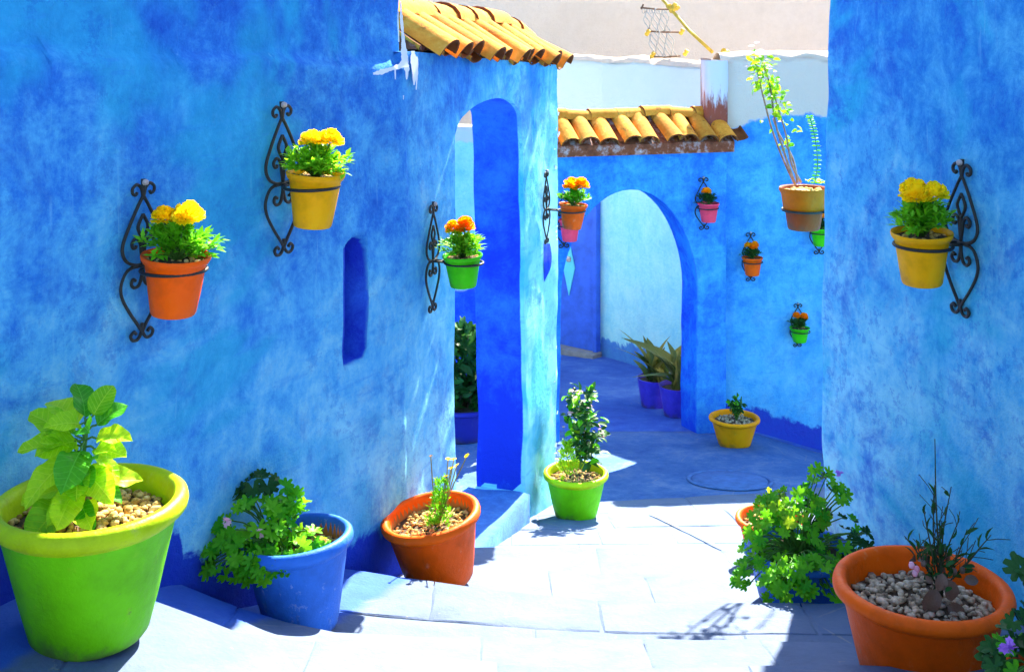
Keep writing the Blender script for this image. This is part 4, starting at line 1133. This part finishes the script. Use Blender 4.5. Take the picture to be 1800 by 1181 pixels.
# 1 big lime-green pot with a broad-leaved seedling
bg_ = empty('potted_hydrangea', loc_on(158, 3.06)); tag(bg_, 'broad-leaved lime green plant in the largest green pot, bottom left', 'potted plant', FG)
h = rim_h(bg_, 872); Rm = .247
floor_pot(bg_, Rm, h, M['pot_green'], M['rim_green'], 1, .60)
soil_disc(bg_, Rm * .80, h * .80, M['soil'], .012); stones(bg_, 'gravel', Rm * .80, h * .815, 420, .007, .0165, M['gravel'], 11, .015)
def L1(px, py, dy): p = P(px, py, 3.06) - bg_.location; p.y += dy; return p
stem = spline([L1(140, 905, 0), L1(138, 860, .0), L1(145, 800, .01), L1(150, 740, .02)], 5)
b = MB(); b.tube(stem, [lerp(.008, .004, i / (len(stem) - 1)) for i in range(len(stem))], 8)
spec = [  # tip px, py, dy, base height along stem 0..1, width factor, roll
    (38, 738, .05, .75, .9), (72, 703, .08, .8, .95), (118, 690, .10, .9, 1.), (178, 697, .06, .95, .9), (206, 722, .04, .92, 1.), (228, 762, -.02, .8, .9),
    (228, 790, -.05, .75, .8), (52, 775, -.06, .75, .95), (84, 822, -.12, .68, 1.), (150, 815, -.14, .85, 1.05), (205, 845, -.08, .55, 1.),
    (218, 868, -.02, .4, .9), (90, 905, -.13, .35, 1.15), (62, 862, -.08, .42, 1.), (140, 885, -.14, .5, 1.), (195, 815, .0, .7, .9), (165, 735, -.08, .95, 1.), (120, 730, -.05, .95, .9), (180, 895, -.10, .3, .8), (236, 850, .05, .35, .8)]
for i, (px, py, dy, t, wf) in enumerate(spec):
    base = stem[int(t * (len(stem) - 1))]; tip = L1(px, py, dy); d = tip - base; ln = d.length
    hor = Vector((d.x, d.y, 0)).normalized() if Vector((d.x, d.y, 0)).length > 1e-4 else Vector((0, -1, 0))
    pb = base + d * .28; b.tube([base, base + d * .15 + Vector((0, 0, .006)), pb], .003, 5)
    up = (Vector((0, 0, 1)) + Vector((U(-.6, .6), -.45 + U(-.5, .4), 0))).normalized()
    place_leaf(OV[(i * 3) % 7], bg_, pb, d + Vector((0, 0, .10 * ln)), up, max(.085, ln * .74), sx=wf * 1.05)
rnd_ = random.Random(5)
for i in range(14):
    t = rnd_.uniform(.15, .95); base = stem[int(t * (len(stem) - 1))]; an = rnd_.uniform(3.3, 6.1) if i < 10 else rnd_.uniform(0, 6.3)
    d = Vector((math.cos(an), math.sin(an), rnd_.uniform(-.1, .7))).normalized(); b.tube([base, base + d * .03], .003, 5)
    place_leaf(OV[rnd_.randrange(7)], bg_, base + d * .025, d, Vector((rnd_.uniform(-.6, .6), rnd_.uniform(-.7, .2), 1)), rnd_.uniform(.06, .10), sx=1.15)
b.build('stem', M['stem'], bg_)

# scalloped-leaf geranium generator
def geranium(root, c0, clusters, ls, seed_shift=0, mats=None, flowers=(), soilz=0, stemr=.0035, out=.55):
    st = MB(); c0 = Vector(c0)
    for (cx, cy, cz, rx, ry, rz, n, pool) in clusters:
        for i in range(n):
            v = rdir(-.55); r = U(.55, 1.) ** .5
            p = Vector((cx + v.x * rx * r, cy + v.y * ry * r, cz + v.z * rz * r))
            if p.z < soilz + .01 and math.hypot(p.x, p.y) < .17: p.z = soilz + U(.01, .05)
            up = (Vector((v.x * .6, v.y * .6 - .45, .75)) + rdir() * .35).normalized()
            d = Vector((v.x, v.y - .3, U(-.35, .35))) + rdir() * .5; d = (d - up * d.dot(up)).normalized()
            s = ls * U(.72, 1.25); place_leaf(random.choice(pool), root, p - d * .3 * s, d, up, s)
            if i % 2 == 0:
                mid = c0.lerp(p, .55) + Vector((0, 0, .03)); st.tube(spline([c0 + Vector((U(-.03, .03), U(-.03, .03), 0)), mid, p - up * .004], 3), [stemr] * 3 + [stemr * .7] * 3 + [stemr * .5], 5)
    st.build('stems', M['stem'], root)
    for (p, s, me) in flowers:
        for k in range(6): blossom(root, me, Vector(p) + rdir() * s * .9, s, 'flower', 1.2)

# 2 blue pot with a sprawling geranium
g2 = empty('potted_geranium', loc_on(532, 3.97)); tag(g2, 'sprawling geranium with pale pink blooms in a chipped blue pot beside the left wall', 'potted plant', FG)
h = rim_h(g2, 940); Rm = .193
floor_pot(g2, Rm, h, M['pot_blue'], M['pot_blue'], 2, .62, M['pot_inner'])
soil_disc(g2, Rm * .8, h * .78, M['soil']); stones(g2, 'gravel', Rm * .78, h * .79, 260, .006, .013, M['gravel'], 21, .012)
g2.rotation_euler = (R(-2), R(-5), 0)
def L2(px, py, dy=0): p = P(px, py, 3.97) - g2.location; p.y += dy; return p
def cl(L, px, py, dy, rpx, rpy, ry, n, pool, d): p = L(px, py, dy); return (p.x, p.y, p.z, rpx * d / F, ry, rpy * d / F, n, pool)
a = 3.97
geranium(g2, (L2(500, 960).x, 0, h * .8), [cl(L2, 468, 910, -.04, 66, 44, .10, 50, GER, a), cl(L2, 432, 945, -.12, 46, 36, .06, 34, GER, a), cl(L2, 492, 960, -.13, 55, 28, .06, 32, GER, a), cl(L2, 555, 950, -.06, 46, 22, .08, 18, GER + GERY, a),
    cl(L2, 512, 885, .02, 16, 36, .03, 13, GER, a), cl(L2, 540, 892, .0, 12, 22, .03, 6, GER, a), cl(L2, 470, 852, .05, 34, 16, .05, 8, GERD, a), cl(L2, 425, 862, .05, 18, 10, .03, 4, GERD, a)], .056,
    flowers=[(L2(430, 886, -.13), .012, BLP), (L2(484, 908, -.13), .012, BLP)], soilz=h * .8)

# 3 orange pot with a feathery daisy
g3 = empty('potted_daisy', loc_on(775, 4.78)); tag(g3, 'feathery little daisy with yellow heads in a tilted orange pot beside the opening', 'potted plant', FG)
h = rim_h(g3, 902); Rm = .204
floor_pot(g3, Rm, h, M['pot_terra'], M['pot_orange'], 3, .66, M['pot_inner'])
soil_disc(g3, Rm * .8, h * .78, M['soil']); stones(g3, 'gravel', Rm * .79, h * .79, 330, .006, .0125, M['gravel'], 31, .01)
g3.rotation_euler = (R(3), R(-9), 0); g3.location.z += .012
def L3(px, py, dy=0): p = P(px, py, 4.78) - g3.location; p.y += dy; return g3.rotation_euler.to_matrix().inverted() @ p
b = MB(); st = MB(); c = L3(770, 925, -.02)
for i in range(150):
    t = U(0, 1); p = c.lerp(L3(778, 840, -.02), t) + Vector((U(-.045, .05), U(-.05, .05), U(-.02, .02))) * (1 - .5 * t)
    for k in range(4): leaflet(b, p, rdir(-.1) + Vector((0, 0, .6)), rdir(), U(.018, .034), .0026)
o = b.build('foliage', M['leaf_green'], g3); o['kind'] = 'stuff'
for (px, py, col) in ((757, 803, 'd'), (764, 845, 'd'), (788, 806, 'y'), (797, 812, 'y'), (803, 818, 'y'), (793, 822, 'y'), (821, 799, 'y'), (785, 832, 'y')):
    p = L3(px, py, U(-.03, .03)); st.tube(spline([c, c.lerp(p, .5) + Vector((U(-.01, .01), 0, 0)), p], 4), .0024, 5)
    if col == 'y': blossom(g3, BLY, p, .014)
    else: blossom(g3, small_flower(9, M['stem_brown']), p, .010)
for i in range(8): st.tube([c, c + Vector((U(-.1, .1), U(-.08, .08), .01)), c + Vector((U(-.14, .14), U(-.1, .1), .03))], .0013, 4)
st.build('stems', M['stem_dry'], g3)

# 4 green pot by the pier
g4 = empty('potted_shrub', loc_on(1012, 6.88)); tag(g4, 'pink-flowered leafy shrub in a lime green pot at the foot of the pier', 'potted plant', FG)
h = rim_h(g4, 828); Rm = .190
floor_pot(g4, Rm, h, M['pot_green'], M['rim_green'], 4, .64)
soil_disc(g4, Rm * .8, h * .82, M['soil']); stones(g4, 'gravel', Rm * .79, h * .83, 160, .007, .014, M['gravel'], 41, .008)
def L4(px, py, dy=0): p = P(px, py, 6.88) - g4.location; p.y += dy; return p
st = MB()
for (px, py, n, w_, top) in ((1020, 698, 155, 22, 700), (1050, 768, 75, 18, 740), (1034, 735, 66, 24, 720)):
    c = L4(1020, 830, .05); q = L4(px, py, .06); st.tube(spline([c, c.lerp(q, .5) + Vector((.01, 0, 0)), q], 4), .004, 5)
    for i in range(n):
        t = U(.15, 1.03) ** .8; p = c.lerp(q, t) + Vector((U(-1, 1) * w_ * 6.95 / F, U(-.09, .08), U(-.02, .02)))
        place_leaf(random.choice(MIDS[:1] + DARKS * 2 if p.x > L4(1014, 0).x else LIMES[:1] + MIDS + DARKS * 2), g4, p, rdir(-.3), (rdir(.3) + Vector((0, -.2, .5))).normalized(), U(.048, .075))
for px, py in ((1007, 688), (1012, 692), (1019, 693), (1044, 700), (1036, 712), (1052, 752), (1062, 767), (1003, 728)):
    for k in range(3): blossom(g4, BLP, L4(px, py, U(-.05, .05)) + rdir() * .012, .014)
b = MB(); c = L4(997, 832, -.06)
for i in range(150):
    t = U(0, 1) ** .8; p = c.lerp(L4(995, 772, -.06), t) + Vector((U(-.06, .06), U(-.05, .05), U(-.02, .02))) * (.35 + .65 * math.sin(math.pi * min(1, t + .15)))
    for k in range(3): leaflet(b, p, rdir(-.1) + Vector((0, 0, .5)), rdir(), U(.02, .036), .0042)
o = b.build('feathery_foliage', M['leaf_lime'], g4); o['kind'] = 'stuff'
for px, py in ((976, 790), (978, 800), (994, 758), (990, 744)):
    p = L4(px, py, -.06); st.tube([c, c.lerp(p, .6) + Vector((0, 0, .01)), p], .0015, 4); blossom(g4, BLY, p, .010)
st.build('stems', M['stem'], g4)

# 5 amber pot by the archway
g5 = empty('potted_succulent', loc_on(1291, 9.45)); tag(g5, 'small dark succulent in an amber yellow pot right of the archway', 'potted plant', FG)
h = rim_h(g5, 732); Rm = .203
floor_pot(g5, Rm, h, M['pot_amber'], M['pot_amber'], 5, .62)
soil_disc(g5, Rm * .8, h * .82, M['soil']); stones(g5, 'gravel', Rm * .79, h * .83, 150, .008, .015, M['gravel_grey'], 51, .008)
def L5(px, py, dy=0): p = P(px, py, 9.45) - g5.location; p.y += dy; return p
st = MB()
for i in range(9):
    q = L5(1294 + U(-14, 14), 698 + U(0, 10), U(-.05, .05)); c = L5(1294, 738, -.02); st.tube([c, c.lerp(q, .6) + Vector((0, 0, .01)), q], .006, 5)
    for k in range(14): place_leaf(random.choice(DARKS + MIDS[:1]), g5, c.lerp(q, U(.35, 1)) + rdir() * .012, rdir(-.2), rdir(.2), U(.035, .055))
st.build('stems', M['stem'], g5)

# 6 two violet-blue pots with strap leaves inside the archway
def strap_pot(px, d, yb, Rm, h, leaves, label, seed):
    x = (px - 900) * d / F; r_ = empty('potted_strap_plant', (x, d, ground_z(x, d))); tag(r_, label, 'potted plant', FG)
    wob = lambda a, z: .03 * nz(math.cos(a) + seed, math.sin(a), z * 4)
    lathe_obj('pot', [(.72 * Rm, 0), (.76 * Rm, .01), (.88 * Rm, h * .5), (Rm, h * .95), (1.03 * Rm, h), (.97 * Rm, h), (.92 * Rm, h * .9), (.88 * Rm, h * .8)], M['pot_violet'], r_, 36, wob, True)
    soil_disc(r_, Rm * .92, h * .86, M['soil'])
    rnd = random.Random(seed); leaves = leaves + [(px + rnd.uniform(-34, 34), yb - rnd.uniform(60, 115), rnd.uniform(-.2, .05), rnd.uniform(.7, 1.1)) for _ in range(12)]
    for i, (tx, ty, dy, s) in enumerate(leaves):
        tip = P(tx, ty, d) - r_.location; tip.y += dy; base = Vector((U(-.06, .06), U(-.05, .05), h * .86))
        dd_ = tip - base; up = Vector((U(-.9, .9), U(-.9, .1), .6)).normalized()
        place_leaf(STRAP[(i + seed) % 6], r_, base, dd_ + Vector((0, 0, .22)), up, dd_.length * 1.25, sx=s * .9)
    return r_
strap_pot(1152, 11.0, 720, .170, .27, [(1122, 652, -.1, 1.), (1124, 628, .02, .9), (1140, 592, 0, .6), (1128, 608, -.05, .5), (1160, 612, .05, 1.1), (1150, 620, -.05, 1.2), (1178, 640, 0, 1.2), (1128, 660, -.1, .8), (1168, 630, -.08, 1.3), (1136, 640, -.12, 1.)], 'broad strap-leaved plant in the further violet-blue pot under the archway', 1)
strap_pot(1191, 10.62, 738, .165, .27, [(1180, 597, .05, 1.1), (1168, 640, -.1, 1.2), (1200, 640, 0, 1.1), (1212, 645, -.05, 1.), (1155, 680, -.12, .9), (1190, 625, 0, 1.2), (1185, 650, -.1, 1.3), (1210, 665, -.12, 1.1), (1172, 660, -.12, 1.), (1220, 650, .02, .9)], 'broad strap-leaved plant in the nearer violet-blue pot under the archway', 2)

# 7 blue pot with the big geranium on the right
g7 = empty('potted_geranium', loc_on(1405, 4.62)); tag(g7, 'big bushy green geranium overflowing its low blue pot on the right of the steps', 'potted plant', FG)
h = .21; Rm = .215
floor_pot(g7, Rm, h, M['pot_blue'], M['pot_blue'], 7, .72); soil_disc(g7, Rm * .8, h * .8, M['soil'])
def L7(px, py, dy=0): p = P(px, py, 4.62) - g7.location; p.y += dy; return p
a = 4.62
geranium(g7, (0, 0, h * .8), [cl(L7, 1375, 950, -.05, 75, 56, .16, 66, GER, a), cl(L7, 1335, 985, -.13, 62, 34, .10, 46, GER, a), cl(L7, 1400, 965, -.25, 84, 36, .05, 66, GER, a), cl(L7, 1400, 895, .0, 55, 34, .12, 40, GER + GERY, a),
    cl(L7, 1455, 878, .06, 42, 34, .10, 26, GER + GERD[:1], a), cl(L7, 1470, 945, .0, 50, 50, .10, 36, GERD + GER[:1], a), cl(L7, 1515, 945, .0, 20, 18, .05, 7, GER[:1] + GERD, a), cl(L7, 1350, 905, .0, 30, 24, .10, 16, GERY + GER, a), cl(L7, 1435, 830, .05, 8, 4, .02, 2, GER, a)], .051,
    flowers=[(L7(1478, 836, .02), .011, BLV), (L7(1400, 880, -.05), .010, BLP)], soilz=h * .8, )

# 8 orange pot behind it
g8 = empty('potted_seedling', loc_on(1356, 5.42)); tag(g8, 'orange pot with a few yellow-green leaves peeking out behind the big geranium', 'potted plant', FG)
h = rim_h(g8, 908); Rm = .165
floor_pot(g8, Rm, h, M['pot_orange'], M['pot_orange'], 8, .64, M['pot_inner']); soil_disc(g8, Rm * .8, h * .78, M['soil']); stones(g8, 'gravel', Rm * .78, h * .8, 140, .007, .014, M['gravel'], 81, .01)
st = MB()
for i in range(16):
    p = Vector((U(-.02, .12), U(-.08, .06), h * .8 + U(.02, .12))); st.tube([(.04, 0, h * .8), p], .002, 4); place_leaf(random.choice(GERY), g8, p, rdir(-.2), rdir(.4), U(.04, .06))
st.build('stems', M['stem'], g8)

# 9 large terracotta-orange pot at the right
g9 = empty('potted_dry_plant', loc_on(1621, 3.34)); tag(g9, 'spindly half-dead plant in the largest terracotta orange pot, bottom right', 'potted plant', FG)
h = rim_h(g9, 1022); Rm = .246
floor_pot(g9, Rm, h, M['pot_terra'], M['pot_orange'], 9, .66)
soil_disc(g9, Rm * .8, h * .76, M['soil']); stones(g9, 'gravel', Rm * .77, h * .775, 400, .007, .0155, M['gravel_grey'], 91, .012)
def L9(px, py, dy=0): p = P(px, py, 3.34) - g9.location; p.y += dy; return p
st = MB(); c = L9(1645, 1040, -.02)
for (px, py, dy) in ((1650, 778, .03), (1672, 855, .0), (1650, 862, .03), (1682, 905, -.02), (1700, 930, .0), (1742, 940, .0), (1618, 885, -.02), (1605, 950, -.03), (1735, 965, .03), (1660, 920, .02), (1600, 955, .05)):
    q = L9(px, py, dy); pts = spline([c + Vector((U(-.02, .02), U(-.02, .02), 0)), c.lerp(q, .5) + Vector((U(-.012, .012), 0, .01)), q], 5); st.tube(pts, [lerp(.0034, .0013, i / (len(pts) - 1)) for i in range(len(pts))], 5)
    for t in (.35, .45, .55, .75, .95) if py > 800 else (.35, .5):
        k = t * (len(pts) - 1); p = pts[int(k)]; place_leaf(random.choice(DARKS), g9, p, (q - c).normalized() + rdir() * .8, rdir(.1), U(.03, .05), sx=.6); tw = p + ((q - c).normalized() + rdir() * .9) * .05; st.tube([p, p.lerp(tw, .5) + rdir() * .004, tw], .0012, 4)
st.build('stems', M['stem_twig'], g9)
for (px, py, s, dx_, dz_) in ((1625, 1030, .070, -.4, -.6), (1655, 1015, .062, .2, -.8), (1630, 1058, .05, -.6, .1), (1660, 1050, .06, .5, -.3), (1640, 1000, .05, -.2, -.7), (1690, 1000, .04, .8, .0), (1600, 1075, .05, -.5, -.2)):
    place_leaf(random.choice(DRY), g9, L9(px, py, -.06) - Vector((dx_, 0, dz_)) * s * .5, Vector((dx_, -.2, dz_)), Vector((0, -1, .5)), s)
for i in range(50):
    p = L9(1640 + U(-26, 34), 985 + U(-20, 30), U(-.06, .04)); place_leaf(random.choice(DARKS + DRY[:1]), g9, p, rdir(-.3), rdir(.1), U(.022, .04))
for (px, py) in ((1594, 981), (1603, 988), (1615, 978), (1600, 995), (1682, 990), (1668, 992)):
    b = MB(); b.lathe([(0, -.011), (.006, -.008), (.0085, 0), (.006, .007), (0, .010)], 8); put('bud', b.mesh('bud', M['fl_pink' if px < 1604 else 'leaf_dry']), g9, Matrix.Translation(L9(px, py, -.04)))

# 10 corner plant with mauve flowers, cut by the frame
g10 = empty('potted_pelargonium', loc_on(1850, 2.56)); tag(g10, 'leafy plant with a mauve blossom at the bottom right corner', 'potted plant', FG)
floor_pot(g10, .11, .10, M['pot_terra'], M['pot_terra'], 10); soil_disc(g10, .085, .08, M['soil'])
def L10(px, py, dy=0): p = P(px, py, 2.56) - g10.location; p.y += dy; return p
a = 2.56
geranium(g10, (0, 0, .08), [cl(L10, 1790, 1160, 0, 50, 26, .07, 26, GERD + GER[:1], a), cl(L10, 1800, 1100, .02, 26, 34, .05, 12, GERD, a), cl(L10, 1808, 1030, .03, 10, 26, .04, 5, GERD, a)], .055, flowers=[(L10(1762, 1116, -.04), .011, BLV), (L10(1756, 1126, -.04), .011, BLV)], soilz=.08)

# 11 bush in the courtyard, seen through the slit of the opening
g11 = empty('potted_bush', (-.32, 7.75, EYE - 2.74)); tag(g11, 'dark bush in a blue pot glimpsed through the tall opening', 'potted plant', FG)
floor_pot(g11, .24, .22, M['pot_dusk'], M['pot_dusk'], 11, .7); soil_disc(g11, .19, .18, M['soil'])
st = MB()
for i in range(296):
    v = rdir(-.9); r = U(.2, 1) ** .5; p = Vector((v.x * .25 * r, v.y * .22 * r, .44 + v.z * .30 * r))
    place_leaf(random.choice(DARKS + GERD), g11, p, rdir(-.3), rdir(.2), U(.09, .15))
    if i % 8 == 0: st.tube([(0, 0, .18), (p.x * .4, p.y * .4, .35), p], .004, 4)
st.build('stems', M['stem_brown'], g11)

# ------------------------------------------------------------------ rack of cords and yellow pole on the far wall top
def W(px, py, d=12.0): return P(px, py, d)
rk = empty('cord_rack', W(1165, 102, 12.70)); tag(rk, 'old rack of looped grey cords and rods on the whitewashed wall top', 'rack')
def Lr(px, py, dy=0): p = P(px, py, 12.70) - rk.location; p.y += dy; return p
b = MB()
for (x0, y0, x1, y1, bow) in ((1126, 14, 1180, 17, 0), (1136, 55, 1196, 57, 0), (1142, 101, 1196, 99, 0)):
    b.tube([Lr(x0, y0), Lr((x0 + x1) / 2, (y0 + y1) / 2 + 1), Lr(x1, y1)], .010, 6); b.tube([Lr(x0 + 1, y0 + 3), Lr(x0 + 5, y0 - 6)], .010, 6)
b.build('rod', M['stem_brown'], rk)
b = MB()
for i in range(10):
    x = lerp(1131, 1170, i / 9)
    for (ya, yb, sx) in ((15, 56, 7), (56, 100, 12)):
        xa = x + (0 if ya == 15 else 7); q = []
        for k in range(9):
            t = k / 8; q.append(Lr(xa + sx * t + 3.2 * math.sin(t * 9 + i * 1.9), lerp(ya, yb, t), .02 * math.sin(t * 7 + i)))
        b.tube(q, .0065, 5)
    n = 10; b.tube([Lr(x + 2.4 * math.cos(2 * math.pi * k / n), 20 + 4 * math.sin(2 * math.pi * k / n)) for k in range(n)], .005, 5, True)
b.build('cords', M['rope'], rk)
for (px, py) in ((1138, 58), (1198, 56), (1147, 97), (1205, 93)):
    o = lathe_obj('insulator', [(0, -.035), (.02, -.035), (.026, -.01), (.015, 0), (.026, .01), (.02, .035), (0, .035)], M['pole'], rk, 12); o.location = Lr(px, py, -.02); o.rotation_euler = (.3, .5, 0)
yp = empty('yellow_pole', W(1272, 92, 11.0)); tag(yp, 'yellow pole leaning diagonally behind the whitewashed wall top', 'pole')
b = MB(); b.tube([P(1252, 92, 11.0) - yp.location, P(1212, 55, 11.3) - yp.location, P(1165, 0, 11.7) - yp.location, P(1148, -22, 11.85) - yp.location], .016, 8); b.build('shaft', M['pole'], yp)
for (px, py, d) in ((1183, 17, 11.55), (1178, 13, 11.6), (1188, 12, 11.55), (1272, 93, 10.95), (1276, 95, 10.95)):
    o = lathe_obj('insulator', [(0, -.04), (.022, -.04), (.03, -.01), (.018, 0), (.03, .012), (.022, .04), (0, .04)], M['pole'], yp, 12); o.location = P(px, py, d) - yp.location; o.rotation_euler = (U(-1, 1), U(-1, 1), 0)
